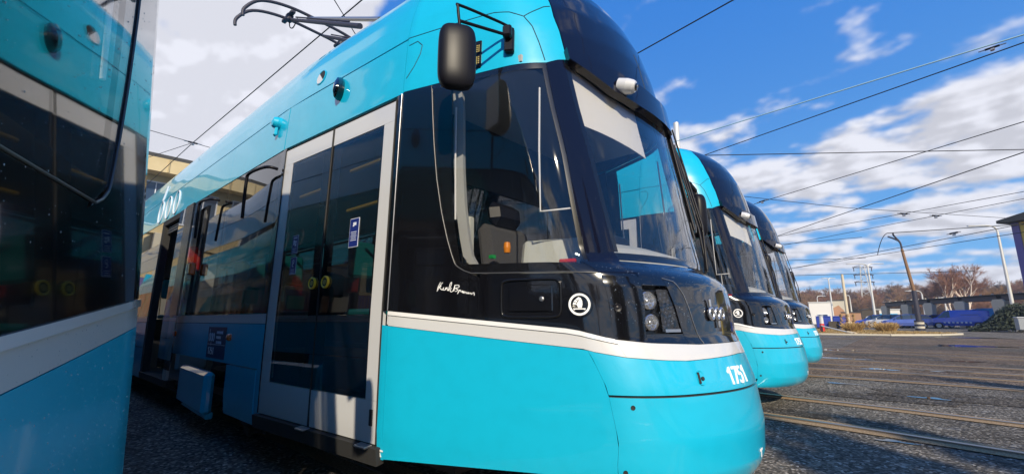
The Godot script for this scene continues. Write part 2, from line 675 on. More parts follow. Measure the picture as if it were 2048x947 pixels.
func line_on(st: SurfaceTool, pts: Array, r: float, off := 0.0, steps := 5) -> void:
	# a thin tube that follows the surface through the points [t, y]
	var out := []
	for i in pts.size() - 1:
		for k in steps:
			var f := float(k) / steps
			out.append(at(lerpf(pts[i][0], pts[i + 1][0], f), lerpf(pts[i][1], pts[i + 1][1], f), off))
	out.append(at(pts[-1][0], pts[-1][1], off))
	tube(st, out, r, 5)

func both(t: float) -> float:
	return minf(t, 6.0 - t)

const TRIM := [[-30.0, 1.066], [0.0, 1.066], [1.47, 0.932], [1.9, 0.915], [2.4, 0.902], [3.0, 0.903]]
const STRIPE := [[-30.0, 0.992], [-0.05, 0.992], [1.13, 0.874], [1.5, 0.852], [2.19, 0.832], [3.0, 0.846]]
const UNDER := [[-30.0, 0.27], [-1.6, 0.27], [-0.1, 0.30], [0.0, 0.305], [0.72, 0.335], [1.06, 0.345]]
const CAB_TOP := [[-30.0, 2.372], [0.0, 2.381], [1.77, 2.414], [2.05, 2.455], [3.0, 2.455]]
const WIN_REAR := [[1.245, 0.56], [1.258, 0.50], [1.285, 0.46], [1.33, 0.44], [1.467, 0.40], [1.65, 0.36], [1.878, 0.329], [2.36, 0.313], [2.45, 0.31]]
const PILLAR_REAR := [[1.22, 1.50], [1.30, 1.62], [1.88, 1.73], [2.42, 1.77], [2.5, 1.78]]
const BROW_UP := [[2.0, 2.52], [2.07, 2.505], [2.57, 2.43], [3.0, 2.405]]
const BROW_LOW := [[2.0, 2.45], [2.08, 2.42], [2.4, 2.29], [2.7, 2.25], [3.0, 2.24]]

func trim_y(t: float) -> float: return lut(TRIM, both(t))
func stripe_y(t: float) -> float: return lut(STRIPE, both(t))
func under_y(t: float) -> float: return lut(UNDER, both(t))
func cab_top(t: float) -> float: return lut(CAB_TOP, both(t))
func brow_up(t: float) -> float: return lut(BROW_UP, both(t))
func brow_low(t: float) -> float: return lut(BROW_LOW, both(t))
func sill_y(t: float) -> float: return lerpf(1.25, 1.232, clampf((both(t) - 0.5), 0.0, 1.0))

# mirrors a t-interval to the left side
func span(side: int, a, b) -> Array:
	if side == 0:
		return [a, b]
	var ma = (func(y: float) -> float: return 6.0 - val(b, y)) if b is Callable else 6.0 - b
	var mc = (func(y: float) -> float: return 6.0 - val(a, y)) if a is Callable else 6.0 - a
	return [ma, mc]

func part(nm: String, m: Material, p: Node, t0, t1, yb, yt, nt: int, ny: int, off := 0.0, thick := 0.018, gap := 0.0012) -> MeshInstance3D:
	var st := mb()
	patch(st, t0, t1, yb, yt, nt, ny, off, thick, gap)
	return obj(nm, st, m, p)

func rear_t(x: float) -> float:
	return x - X0

func build_tram() -> Node3D:
	var tr := Node3D.new()
	var pil_rear := func(y: float) -> float: return lut(PILLAR_REAR, y)
	# ---- cab, both sides
	for s in 2:
		var wk: float = 1.0 if s == 0 else 0.90
		var win_rear := func(y: float) -> float: return lut(WIN_REAR, y) * wk
		var k := span(s, 0.0, 1.05)
		part("cab_side_panel", M.cyan, tr, k[0], k[1], under_y, stripe_y, 10, 8)
		k = span(s, 0.0, 1.5)
		part("cab_stripe", M.white_paint, tr, k[0], k[1], stripe_y, func(t): return trim_y(t) - 0.022, 12, 2)
		var tp := mb()
		patch(tp, k[0], k[1], func(t): return trim_y(t) - 0.021, trim_y, 14, 4, 0.006, 0.008, 0.0)
		obj("trim_strip", tp, M.alu, tr)
		k = span(s, 0.0, win_rear)
		part("cab_side_cladding", M.black_gloss, tr, k[0], k[1], trim_y, cab_top, 8, 26, 0.0, 0.006)
		k = span(s, 0.56 * wk, 1.5)
		part("cab_side_cladding", M.black_gloss, tr, k[0], k[1], trim_y, sill_y, 10, 5)
		# window: pane, dark printed border, rubber lip, fittings
		k = span(s, win_rear, pil_rear)
		var gw := part("cab_window", M.glass_cab, tr, k[0], k[1], sill_y, cab_top, 14, 16, -0.001, 0.0)
		part("inner_pane", M.glass_cab, gw, k[0], k[1], func(t): return sill_y(t) + 0.03, func(t): return cab_top(t) - 0.03, 12, 12, -0.009, 0.0)
		k = span(s, win_rear, func(y): return lut(WIN_REAR, y) * wk + lut([[1.25, 0.03], [1.33, 0.05], [2.25, 0.20]], y))
		part("window_border", M.frit, gw, k[0], k[1], sill_y, cab_top, 4, 18, -0.003, 0.0)
		k = span(s, 0.5 * wk, pil_rear)
		part("window_border", M.frit, gw, k[0], k[1], sill_y, func(t): return sill_y(t) + 0.055, 10, 2, -0.0035, 0.0)
		k = span(s, func(y): return lut(PILLAR_REAR, y) - 0.07, pil_rear)
		part("window_border", M.frit, gw, k[0], k[1], func(t): return sill_y(t) + 0.056, cab_top, 2, 12, -0.0035, 0.0)
		k = span(s, 0.3 * wk, 1.78)
		part("window_border", M.frit, gw, k[0], k[1], func(t): return cab_top(t) - 0.035, cab_top, 8, 1, -0.0025, 0.0)
		var lip := mb()
		var lp := []
		for y in [2.36, 2.2, 2.0, 1.8, 1.6, 1.45, 1.36, 1.30, 1.27, 1.255]:
			var tt: float = lut(WIN_REAR, y) * wk + 0.004
			lp.append([tt if s == 0 else 6.0 - tt, y])
		for tq in [0.7, 1.1, 1.48]:
			lp.append([tq if s == 0 else 6.0 - tq, sill_y(tq) + 0.003])
		line_on(lip, lp, 0.0035, 0.001, 4)
		obj("window_seal", lip, M.seal, gw)
		var bars := mb()
		var bl := [[1.594, 2.268], [1.33, 1.9], [1.116, 1.558], [1.621, 1.572]]
		var bk := [[0.535, 2.222], [0.49, 1.9], [0.462, 1.556]]
		for l in [bl, bk]:
			var pp := []
			for e in l:
				pp.append(at(e[0] if s == 0 else 6.0 - e[0], e[1], -0.022))
			tube(bars, pp, 0.006, 6)
		obj("sliding_pane_channel", bars, M.white_print, gw)
		# windscreen pillar
		k = span(s, pil_rear, 2.035)
		part("windscreen_pillar", M.navy_gloss, tr, k[0], k[1], 1.235, cab_top, 12, 22, 0.001)
		# turquoise upper cab with its roof corner
		k = span(s, 0.0, 2.06)
		part("upper_cab_panel", M.cyan, tr, k[0], k[1], cab_top, 3.45, 22, 26)
		var se := mb()
		var sp := [[0.0, 2.755], [0.6, 2.77], [1.13, 2.775], [1.4, 2.765], [1.616, 2.731], [1.69, 2.66], [1.735, 2.55], [1.762, 2.43]]
		var so := [[1.616, 2.731], [1.9, 2.80], [2.05, 2.84]]
		var sc := [[0.02, 2.70], [0.13, 2.715], [0.19, 2.68], [0.17, 2.62], [0.10, 2.54], [0.02, 2.47]]
		for l in [sp, so, sc]:
			var pp := []
			for e in l:
				pp.append([e[0] if s == 0 else 6.0 - e[0], e[1]])
			line_on(se, pp, 0.0028, 0.0, 5)
		obj("panel_seam", se, M.seam, tr)
		# service hatch, its raised frame and its lock
		if s == 0:
			var hx := seat(0.807 if s == 0 else 5.193, 1.121)
			var ht := mb()
			box(ht, hx * Vector3(0, 0, 0.004), Vector3(0.225, 0.128, 0.012), hx.basis, 0.004)
			var hatch := obj("service_hatch", ht, M.black_gloss, tr)
			var hf := mb()
			var fr := []
			for a in 33:
				var an := TAU * a / 32.0
				var q := Vector2(cos(an), sin(an))
				var sgx := signf(q.x) * pow(absf(q.x), 0.28)
				var sgy := signf(q.y) * pow(absf(q.y), 0.28)
				fr.append(hx * Vector3(sgx * 0.152, sgy * 0.091, 0.004))
			tube(hf, fr, 0.0075, 6, -1.0, false)
			obj("hatch_frame", hf, M.frit, hatch)
			var lk := mb()
			lathe(lk, [[0.012, 0.0], [0.012, 0.008], [0.006, 0.010], [0.0, 0.010]], hx * Transform3D(Basis(), Vector3(0.06, -0.005, 0.008)), 12)
			obj("lock", lk, M.steel, hatch)
			emblem(tr, seat(1.105, 1.088, 0.003))
		var ey := mb()
		lathe(ey, [[0.020, 0.0], [0.018, 0.006], [0.009, 0.004], [0.0, 0.006]], seat(1.60 if s == 0 else 4.40, 1.072, 0.0), 14)
		obj("recessed_eye", ey, M.black_plastic, tr)
		mirror(tr, s)
		var dx := seat(0.80 if s == 0 else 5.2, 2.515, 0.002)
		var dp := mb()
		box(dp, dx.origin, Vector3(0.062, 0.175, 0.014), dx.basis, 0.003)
		var disp := obj("indicator_panel", dp, M.black_plastic, tr)
		var dd := mb()
		for yy in 10:
			if yy == 4 or yy == 5:
				continue
			for xx in 4:
				box(dd, dx * Vector3(-0.018 + xx * 0.012, -0.06 + yy * 0.0125, 0.008), Vector3(0.007, 0.008, 0.003), dx.basis)
		obj("indicator_dots", dd, M.led, disp)
	# ---- front
	part("lower_bumper", M.cyan, tr, 1.05, 4.95, 0.245, 0.684, 44, 14)
	part("upper_bumper", M.cyan, tr, 1.05, 4.95, 0.692, stripe_y, 44, 5)
	part("front_stripe", M.white_paint, tr, 1.5, 4.5, stripe_y, trim_y, 40, 3)
	var gp := mb()
	patch(gp, 1.0, 5.0, 0.68, 0.70, 40, 1, -0.012, 0.0, 0.0)
	obj("bumper_gap", gp, M.dark, tr)
	# headlight recesses are cut out of the black fascia
	part("fascia_panel", M.black_gloss, tr, lamp_r, func(y): return 6.0 - lamp_r(y), trim_y, 1.298, 30, 14, 0.0, 0.05)
	for s in 2:
		var k := span(s, 1.5, lamp_l)
		part("fascia_panel", M.black_gloss, tr, k[0], k[1], trim_y, 1.298, 10, 14, 0.0, 0.05)
		k = span(s, lamp_l, lamp_r)
		part("fascia_panel", M.black_gloss, tr, k[0], k[1], 1.176, 1.298, 8, 8, 0.0, 0.05)
		part("fascia_panel", M.black_gloss, tr, k[0], k[1], trim_y, 0.953, 8, 2, 0.0, 0.05)
		headlight(tr, s)
		var fs := mb()
		line_on(fs, [[2.47 if s == 0 else 3.53, 0.905], [2.42 if s == 0 else 3.58, 1.0], [2.36 if s == 0 else 3.64, 1.14], [2.30 if s == 0 else 3.70, 1.20], [2.2 if s == 0 else 3.8, 1.215]], 0.0025, 0.001, 4)
		obj("fascia_seam", fs, M.steel, tr)
		# towing-eye flap and two screw plugs on the bumper
		var hk := seat(2.235 if s == 0 else 3.765, 0.757, 0.0)
		var hs := mb()
		lathe(hs, [[0.030, 0.001], [0.028, 0.004], [0.022, 0.002], [0.0, 0.002]], hk * Transform3D(Basis.from_scale(Vector3(0.8, 1.15, 1)), Vector3.ZERO), 18)
		var eye := obj("towing_eye_cover", hs, M.cyan, tr)
		var hh := mb()
		box(hh, hk * Vector3(-0.014, 0.0, 0.005), Vector3(0.012, 0.05, 0.006), hk.basis, 0.002)
		lathe(hh, [[0.009, 0.003], [0.009, 0.008], [0.0, 0.008]], hk * Transform3D(Basis(), Vector3(0.006, -0.004, 0)), 12)
		obj("cover_latch", hh, M.dark, eye)
		for e in [[1.325, 0.644], [1.143, 0.382]]:
			var pl := mb()
			lathe(pl, [[0.010, 0.0], [0.010, 0.003], [0.006, 0.001], [0.0, 0.001]], seat(e[0] if s == 0 else 6.0 - e[0], e[1]), 12)
			obj("screw_plug", pl, M.dark, tr)
	# windscreen with its brow, blind, wipers
	var ws := part("windscreen", M.glass_front, tr, 2.035, 3.965, 1.305, func(t): return brow_low(t) + 0.01, 36, 24, 0.0, 0.0)
	part("inner_pane", M.glass_front, ws, 2.06, 3.94, 1.33, func(t): return brow_low(t) + 0.01, 36, 24, -0.012, 0.0)
	part("screen_border", M.frit, ws, 2.035, 3.965, 1.305, 1.345, 36, 1, -0.003, 0.0)
	for s in 2:
		var k := span(s, 2.035, 2.075)
		part("screen_border", M.frit, ws, k[0], k[1], 1.346, func(t): return brow_low(t), 2, 16, -0.003, 0.0)
	part("roller_blind", M.blind, tr, 2.09, 2.80, func(t): return lerpf(2.085, 1.975, (t - 2.08) / 0.7), func(t): return brow_low(t) + 0.04, 12, 6, -0.05, 0.004)
	part("brow", M.navy_gloss, tr, 2.05, 3.95, brow_low, brow_up, 36, 8, 0.040, 0.05)
	part("destination_screen", M.navy_gloss, tr, 2.065, 3.935, func(t): return brow_up(t) + 0.004, 3.45, 40, 24)
	var bs := mb()
	line_on(bs, [[3.0, 2.42], [3.0, 2.75]], 0.0025, 0.0, 6)
	obj("screen_seam", bs, M.seam, tr)
	var cx := seat(2.50, 2.335, 0.05)
	var cd := mb()
	lathe(cd, [[0.046, -0.03], [0.047, 0.02], [0.040, 0.055], [0.031, 0.070], [0.0, 0.075]], Transform3D(cx.basis * Basis(Vector3.RIGHT, 0.5) * Basis(Vector3.UP, 0.5), cx.origin) , 18)
	var camera_dome := obj("camera_housing", cd, M.white_paint, tr)
	var cl := mb()
	lathe(cl, [[0.022, 0.060], [0.021, 0.080], [0.014, 0.083], [0.0, 0.080]], Transform3D(cx.basis * Basis(Vector3.RIGHT, 0.5) * Basis(Vector3.UP, 0.5), cx.origin), 14)
	obj("camera_lens", cl, M.black_gloss, camera_dome)
	for w in [[3.62, 2.34, 3.50, 0.07], [3.78, 2.42, 3.72, 0.05], [3.88, 2.30, 3.90, 0.085]]:
		var wp := mb()
		tube(wp, [at(w[2], 1.30, 0.03), at(lerpf(w[2], w[0], 0.3), 1.60, w[3]), at(w[0], w[1], w[3] * 0.7)], 0.009, 6, 0.006)
		tube(wp, [at(w[0] - 0.02, w[1] - 0.75, 0.018), at(w[0], w[1] + 0.06, 0.018)], 0.010, 6)
		obj("wiper", wp, M.black_plastic, tr)
	badge(tr)
	# ---- body behind the cab
	doors(tr)
	sides(tr)
	roof(tr)
	inside(tr)
	below(tr)
	return tr

func emblem(tr: Node3D, x: Transform3D) -> void:
	# round winged-arrow badge: a white ring, a feathered wing and an arrow foot on a black ground
	var st := mb()
	lathe(st, [[0.062, -0.003], [0.060, 0.002], [0.0, 0.002]], x, 28)
	var e := obj("round_emblem", st, M.black_gloss, tr)
	var r := mb()
	lathe(r, [[0.041, 0.002], [0.041, 0.005], [0.051, 0.005], [0.051, 0.002]], x, 32)
	obj("emblem_ring", r, M.white_print, e)
	var wg := mb()
	for f in [[[-0.004, 0.034], [-0.016, 0.026], [-0.010, 0.018], [0.0, 0.022]], [[-0.018, 0.024], [-0.027, 0.014], [-0.014, 0.008], [-0.009, 0.014]], [[-0.028, 0.011], [-0.031, 0.000], [-0.014, -0.002], [-0.014, 0.005]], [[-0.004, 0.034], [0.0, 0.022], [-0.010, 0.008], [-0.013, -0.002], [-0.006, -0.016], [0.010, -0.016], [0.014, 0.0], [0.013, 0.016], [0.006, 0.030]], [[-0.030, -0.018], [0.028, -0.018], [0.026, -0.026], [0.018, -0.023], [-0.020, -0.023], [-0.026, -0.027]]]:
		var pv := PackedVector2Array()
		for q in f:
			pv.append(Vector2(q[0], q[1]))
		poly(wg, pv, x * Transform3D(Basis(), Vector3(0, 0, 0.002)), 0.003)
	obj("emblem_wing", wg, M.white_print, e)

func mirror(tr: Node3D, s: int) -> void:
	# the right one stands out sideways; the left one is folded down and forward on a long arm
	var bx := seat(1.26 if s == 0 else 4.2, 2.55)
	var st := mb()
	box(st, bx * Vector3(0, 0, 0.018), Vector3(0.055, 0.155, 0.036), bx.basis, 0.008)
	box(st, bx * Vector3(-0.005, 0.03, 0.05), Vector3(0.05, 0.075, 0.05), bx.basis, 0.01)
	obj("mirror_bracket", st, M.black_plastic, tr)
	var arm := mb()
	var hub: Vector3 = bx * Vector3(0, 0.035, 0.05)
	var hc := Vector3(-1.552, 2.325, 2.55 - 1.345) if s == 0 else Vector3(-1.135, 1.80, -0.90)
	if s == 0:
		var topv: Vector3 = hc + Vector3(0.0, 0.16, -0.02)
		tube(arm, bend([hub + Vector3(0, 0.03, 0), hub.lerp(topv + Vector3(0, 0.14, 0), 0.25) + Vector3(0, 0.028, 0), topv + Vector3(0, 0.145, 0), topv + Vector3(0, 0.12, 0.02), topv], 5), 0.008, 7)
		tube(arm, [hub - Vector3(0, 0.025, 0), topv + Vector3(0, 0.055, 0)], 0.009, 7)
	else:
		var joint := Vector3(-1.13, 2.0, -0.80)
		tube(arm, [hub, hub.lerp(joint, 0.5) + Vector3(0.02, 0, 0), joint], 0.010, 7)
		tube(arm, [hub + Vector3(0, 0.04, -0.03), joint + Vector3(0, 0.02, -0.03)], 0.007, 7)
		tube(arm, [joint + Vector3(0, 0.03, 0.03), joint + Vector3(0, 0.0, -0.09)], 0.026, 10)
		tube(arm, [joint + Vector3(0, 0, -0.05), hc + Vector3(0, 0.12, 0)], 0.014, 8)
	obj("mirror_arm", arm, M.black_plastic, tr)
	# head: a rounded shell with the glass facing back
	var hb := Basis(Vector3.UP, -0.62 if s == 0 else 0.90)
	var sh := mb()
	var n := 22
	var rows := 18
	var g := []
	for j in rows + 1:
		var v := PI * (float(j) / rows - 0.5)
		var row := []
		for i in n + 1:
			var u := TAU * i / n
			var c := Vector3(cos(u) * cos(v), sin(v), sin(u) * cos(v))
			var q := Vector3(signf(c.x) * pow(absf(c.x), 0.55), signf(c.y) * pow(absf(c.y), 0.42), signf(c.z) * pow(absf(c.z), 0.55))
			row.append([hc + hb * (q * Vector3(0.055, 0.172, 0.096)), hb * (c * Vector3(1.0 / 0.055, 1.0 / 0.172, 1.0 / 0.096)).normalized()])
		g.append(row)
	for j in rows:
		for i in n:
			t3(sh, g[j][i][0], g[j][i + 1][0], g[j + 1][i + 1][0], g[j][i][1], g[j][i + 1][1], g[j + 1][i + 1][1])
			t3(sh, g[j][i][0], g[j + 1][i + 1][0], g[j + 1][i][0], g[j][i][1], g[j + 1][i + 1][1], g[j + 1][i][1])
	var head := obj("mirror_head", sh, M.black_plastic, tr)
	var gl := mb()
	box(gl, hc + hb * Vector3(-0.054, 0, 0), Vector3(0.008, 0.29, 0.15), hb, 0.003)
	obj("mirror_glass", gl, M.steel, head)

func lamp_l(y: float) -> float: return clampf(1.937 + (y - 0.97) * 0.26, 1.92, 2.0)
func lamp_r(y: float) -> float: return clampf(2.291 - (y - 0.945) * 0.345, 2.20, 2.30)

func headlight(tr: Node3D, s: int) -> void:
	var k := span(s, 1.90, 2.32)
	var st := mb()
	patch(st, k[0], k[1], 0.945, 1.185, 10, 8, -0.045, 0.0, 0.0)
	var h := obj("headlight", st, M.frit, tr)
	for e in [[2.03, 1.108, 0.044], [2.03, 1.005, 0.039]]:
		var x := seat(e[0] if s == 0 else 6.0 - e[0], e[1], -0.03)
		var lm := mb()
		lathe(lm, [[e[2], 0.0], [e[2], 0.020], [e[2] * 0.88, 0.024], [e[2] * 0.85, 0.012], [e[2] * 0.4, 0.0], [0.0, -0.002]], x, 24)
		for a in 8:
			var an := TAU * a / 8.0
			lathe(lm, [[0.008, 0.004], [0.006, 0.012], [0.0, 0.014]], x * Transform3D(Basis(), Vector3(cos(an) * e[2] * 0.58, sin(an) * e[2] * 0.58, 0)), 8)
		lathe(lm, [[0.010, 0.0], [0.008, 0.012], [0.0, 0.016]], x, 10)
		obj("lamp_reflector", lm, M.lamp_glass, h)
		var ls := mb()
		lathe(ls, [[e[2] * 0.95, 0.022], [e[2] * 0.7, 0.030], [0.0, 0.034]], x, 24)
		obj("lamp_lens", ls, M.lens, h)
	k = span(s, 2.11, func(y): return lamp_r(y) - 0.006)
	var bl := mb()
	patch(bl, k[0], k[1], 0.965, 1.16, 6, 8, -0.006, 0.02, 0.0)
	obj("indicator_cover", bl, M.smoke, h)
	k = span(s, 2.13, 2.275)
	var bw := mb()
	patch(bw, k[0], k[1], 0.960, 0.974, 6, 2, -0.002, 0.02, 0.0)
	obj("daytime_light_bar", bw, M.lamp_glass, h)
	var fac := mb()
	for a in 24:
		var tt := 2.15 + 0.12 * fmod(a * 0.37, 1.0)
		var x := seat(tt if s == 0 else 6.0 - tt, 0.985 + 0.007 * a, -0.03)
		lathe(fac, [[0.011, 0.0], [0.008, 0.008], [0.0, 0.011]], x, 6)
	obj("indicator_reflector", fac, M.lamp_glass, h)

func badge(tr: Node3D) -> void:
	# three silver rings with an ascender and a descender: the letters of the operator's mark
	var st := mb()
	for i in 3:
		var x := seat(2.66 + i * 0.095, 1.045, 0.010)
		ring_tube(st, x, 0.019, 0.028, 0.009, 18)
		if i == 0:
			box(st, x * Vector3(-0.004, 0.054, 0), Vector3(0.015, 0.04, 0.012), x.basis, 0.003)
		if i == 1:
			box(st, x * Vector3(0.006, -0.05, 0), Vector3(0.015, 0.038, 0.012), x.basis, 0.003)
	obj("silver_ring_badge", st, M.badge_silver, tr)

func door_leaf(tr: Node3D, x0: float, x1: float, gx0: float, gx1: float, off: float, button_x: float) -> MeshInstance3D:
	var a := rear_t(x0)
	var b := rear_t(x1)
	var ga := rear_t(gx0)
	var gb := rear_t(gx1)
	var st := mb()
	patch(st, a, b, 0.368, 0.588, 4, 2, off, 0.025)
	patch(st, a, b, 2.215, 2.346, 4, 2, off, 0.025)
	if ga - a > 0.02:
		patch(st, a, ga, 0.588, 2.215, 2, 10, off, 0.025, 0.0)
	if b - gb > 0.02:
		patch(st, gb, b, 0.588, 2.215, 2, 10, off, 0.025, 0.0)
	var leaf := obj("door_leaf", st, M.white_paint, tr)
	part("door_glass", M.glass_door, leaf, ga, gb, 0.59, 2.213, 4, 8, off - 0.002, 0.0)
	var f := mb()
	var w := 0.11
	var inner := gb if ga - a > 0.02 else ga
	var i0 := inner - w if inner == gb else inner
	patch(f, i0, i0 + w, 0.592, 2.211, 2, 8, off - 0.005, 0.0)
	var out := ga if inner == gb else gb
	var o0 := out if inner == gb else out - 0.022
	patch(f, o0, o0 + 0.022, 0.592, 2.211, 1, 8, off - 0.005, 0.0)
	patch(f, ga, gb, 0.592, 0.62, 3, 1, off - 0.0055, 0.0)
	patch(f, ga, gb, 2.18, 2.211, 3, 1, off - 0.0055, 0.0)
	obj("glass_border", f, M.frit, leaf)
	if button_x < 0.0:
		var bx := seat(rear_t(button_x), 1.26, off)
		var rb := mb()
		lathe(rb, [[0.040, 0.0], [0.040, 0.012], [0.035, 0.016], [0.028, 0.010]], bx, 22)
		var btn := obj("door_button", rb, M.yellow, leaf)
		var dk := mb()
		lathe(dk, [[0.028, 0.004], [0.028, 0.011], [0.019, 0.012], [0.019, 0.008]], bx, 20)
		obj("button_ring", dk, M.dark, btn)
		var ce := mb()
		lathe(ce, [[0.019, 0.006], [0.017, 0.013], [0.008, 0.013], [0.007, 0.010], [0.0, 0.010]], bx, 18)
		obj("button_cap", ce, M.led, btn)
	return leaf

func sticker(tr: Node3D, t: float, y: float, w: float, h: float, icon: int) -> void:
	var x := seat(t, y, 0.001)
	var st := mb()
	box(st, x.origin, Vector3(w, h, 0.002), x.basis)
	var o := obj("sticker", st, M.window_frame, tr)
	var b := mb()
	box(b, x * Vector3(0, 0, 0.0012), Vector3(w - 0.007, h - 0.007, 0.002), x.basis)
	obj("sticker_face", b, M.sticker_blue, o)
	var p := mb()
	var z := 0.0025
	if icon == 0:
		for k in [[-0.012, 0.015, 0.016, 0.035], [0.012, 0.018, 0.020, 0.016], [0.012, -0.004, 0.020, 0.018]]:
			box(p, x * Vector3(k[0], k[1], z), Vector3(k[2], k[3], 0.001), x.basis)
		box(p, x * Vector3(0.004, h * 0.36, z), Vector3(w * 0.6, 0.008, 0.001), x.basis)
	elif icon == 1:
		ring_tube(p, x * Transform3D(Basis(), Vector3(0.002, 0.03, z)), 0.010, 0.012, 0.002, 12)
		tube(p, bend([x * Vector3(0.010, 0.018, z), x * Vector3(-0.006, 0.010, z), x * Vector3(-0.004, -0.006, z), x * Vector3(0.012, -0.006, z)], 4), 0.003, 5)
	else:
		box(p, x * Vector3(0.004, h * 0.30, z), Vector3(w * 0.34, 0.020, 0.001), x.basis)
		box(p, x * Vector3(-0.008, h * 0.235, z), Vector3(0.014, 0.008, 0.001), x.basis)
	for k in 5 if icon == 2 else 3:
		box(p, x * Vector3(0, -h * (0.22 if icon < 2 else -0.02) - k * 0.013, z), Vector3(w * (0.62 - 0.08 * (k % 2)), 0.004, 0.001), x.basis)
	obj("sticker_print", p, M.window_frame, o)

func doors(tr: Node3D) -> void:
	door_leaf(tr, -3.572, -2.893, -3.445, -2.893, 0.0, -2.965)
	var leaf := door_leaf(tr, -2.877, -2.195, -2.877, -2.305, 0.0, -2.805)
	for k in [[-2.245, 0.50, 0.03, 0.085], ]:
		var x := seat(rear_t(k[0]), k[1], 0.002)
		var st := mb()
		box(st, x.origin, Vector3(k[2], k[3], 0.008), x.basis, 0.003)
		obj("emergency_pull", st, M.dark, leaf)
	var gsk := mb()
	patch(gsk, rear_t(-2.893), rear_t(-2.877), 0.37, 2.345, 1, 8, -0.012, 0.0, 0.0)
	tube(gsk, [at(rear_t(-2.885), 0.37, 0.002), at(rear_t(-2.885), 1.4, 0.002), at(rear_t(-2.885), 2.345, 0.002)], 0.007, 6)
	obj("door_gasket", gsk, M.rubber, tr)
	var ds := mb()
	line_on(ds, [[rear_t(-3.573), 0.37], [rear_t(-3.573), 2.346]], 0.005, 0.002, 8)
	line_on(ds, [[rear_t(-3.573), 2.349], [rear_t(-2.194), 2.349]], 0.004, 0.002, 8)
	line_on(ds, [[rear_t(-2.194), 0.37], [rear_t(-2.194), 2.346]], 0.005, 0.002, 8)
	obj("door_seal", ds, M.rubber, tr)
	sticker(tr, rear_t(-3.268), 1.555, 0.082, 0.135, 0)
	sticker(tr, rear_t(-3.262), 1.40, 0.082, 0.125, 1)
	sticker(tr, rear_t(-2.535), 1.555, 0.098, 0.185, 2)
	# black glazed posts either side of the doorway, the sill step
	part("door_post", M.black_gloss, tr, rear_t(-3.63), rear_t(-3.574), 1.067, 2.372, 1, 8)
	part("door_post", M.black_gloss, tr, rear_t(-2.193), rear_t(-2.152), 1.067, 2.372, 1, 8)
	var ps := mb()
	line_on(ps, [[-0.006, 1.07], [-0.006, 2.37]], 0.004, 0.004, 8)
	obj("post_trim", ps, M.steel, tr)
	part("lower_corner_panel", M.cyan, tr, rear_t(-2.193), 0.0, 0.30, stripe_y, 2, 5)
	part("lower_corner_stripe", M.white_paint, tr, rear_t(-2.150), 0.0, 0.993, 1.066, 1, 2)
	part("door_side_panel", M.cyan, tr, rear_t(-3.66), rear_t(-3.574), 0.27, 0.99, 1, 4)
	part("door_side_stripe", M.white_paint, tr, rear_t(-3.66), rear_t(-3.574), 0.992, 1.066, 1, 2)
	var sl := mb()
	patch(sl, rear_t(-3.6), rear_t(-2.16), 0.275, 0.362, 6, 2, 0.03, 0.05)
	obj("door_sill", sl, M.dark, tr)
	for k in [-2.90, -2.27]:
		var sp := mb()
		var x := seat(rear_t(k), 0.362, 0.03)
		box(sp, x.origin, Vector3(0.10, 0.012, 0.05), x.basis, 0.003)
		obj("sill_plate", sp, M.steel, tr)
	# alignment marks printed near the bottom edge
	for k in [[-0.02, 0.335], [-1.50, 0.33]]:
		var x := seat(k[0], k[1], 0.002)
		var st := mb()
		box(st, x * Vector3(0, 0.012, 0), Vector3(0.045, 0.009, 0.001), x.basis)
		poly(st, PackedVector2Array([Vector2(-0.009, -0.02), Vector2(0.009, -0.02), Vector2(0, 0.004)]), x, 0.001)
		obj("jacking_mark", st, M.white_print, tr)
	var x := seat(3.01, 0.375, 0.002)
	var tm := mb()
	box(tm, x * Vector3(0, 0.016, 0), Vector3(0.05, 0.011, 0.001), x.basis)
	box(tm, x * Vector3(0.004, -0.004, 0), Vector3(0.013, 0.03, 0.001), x.basis)
	obj("jacking_mark", tm, M.white_print, tr)

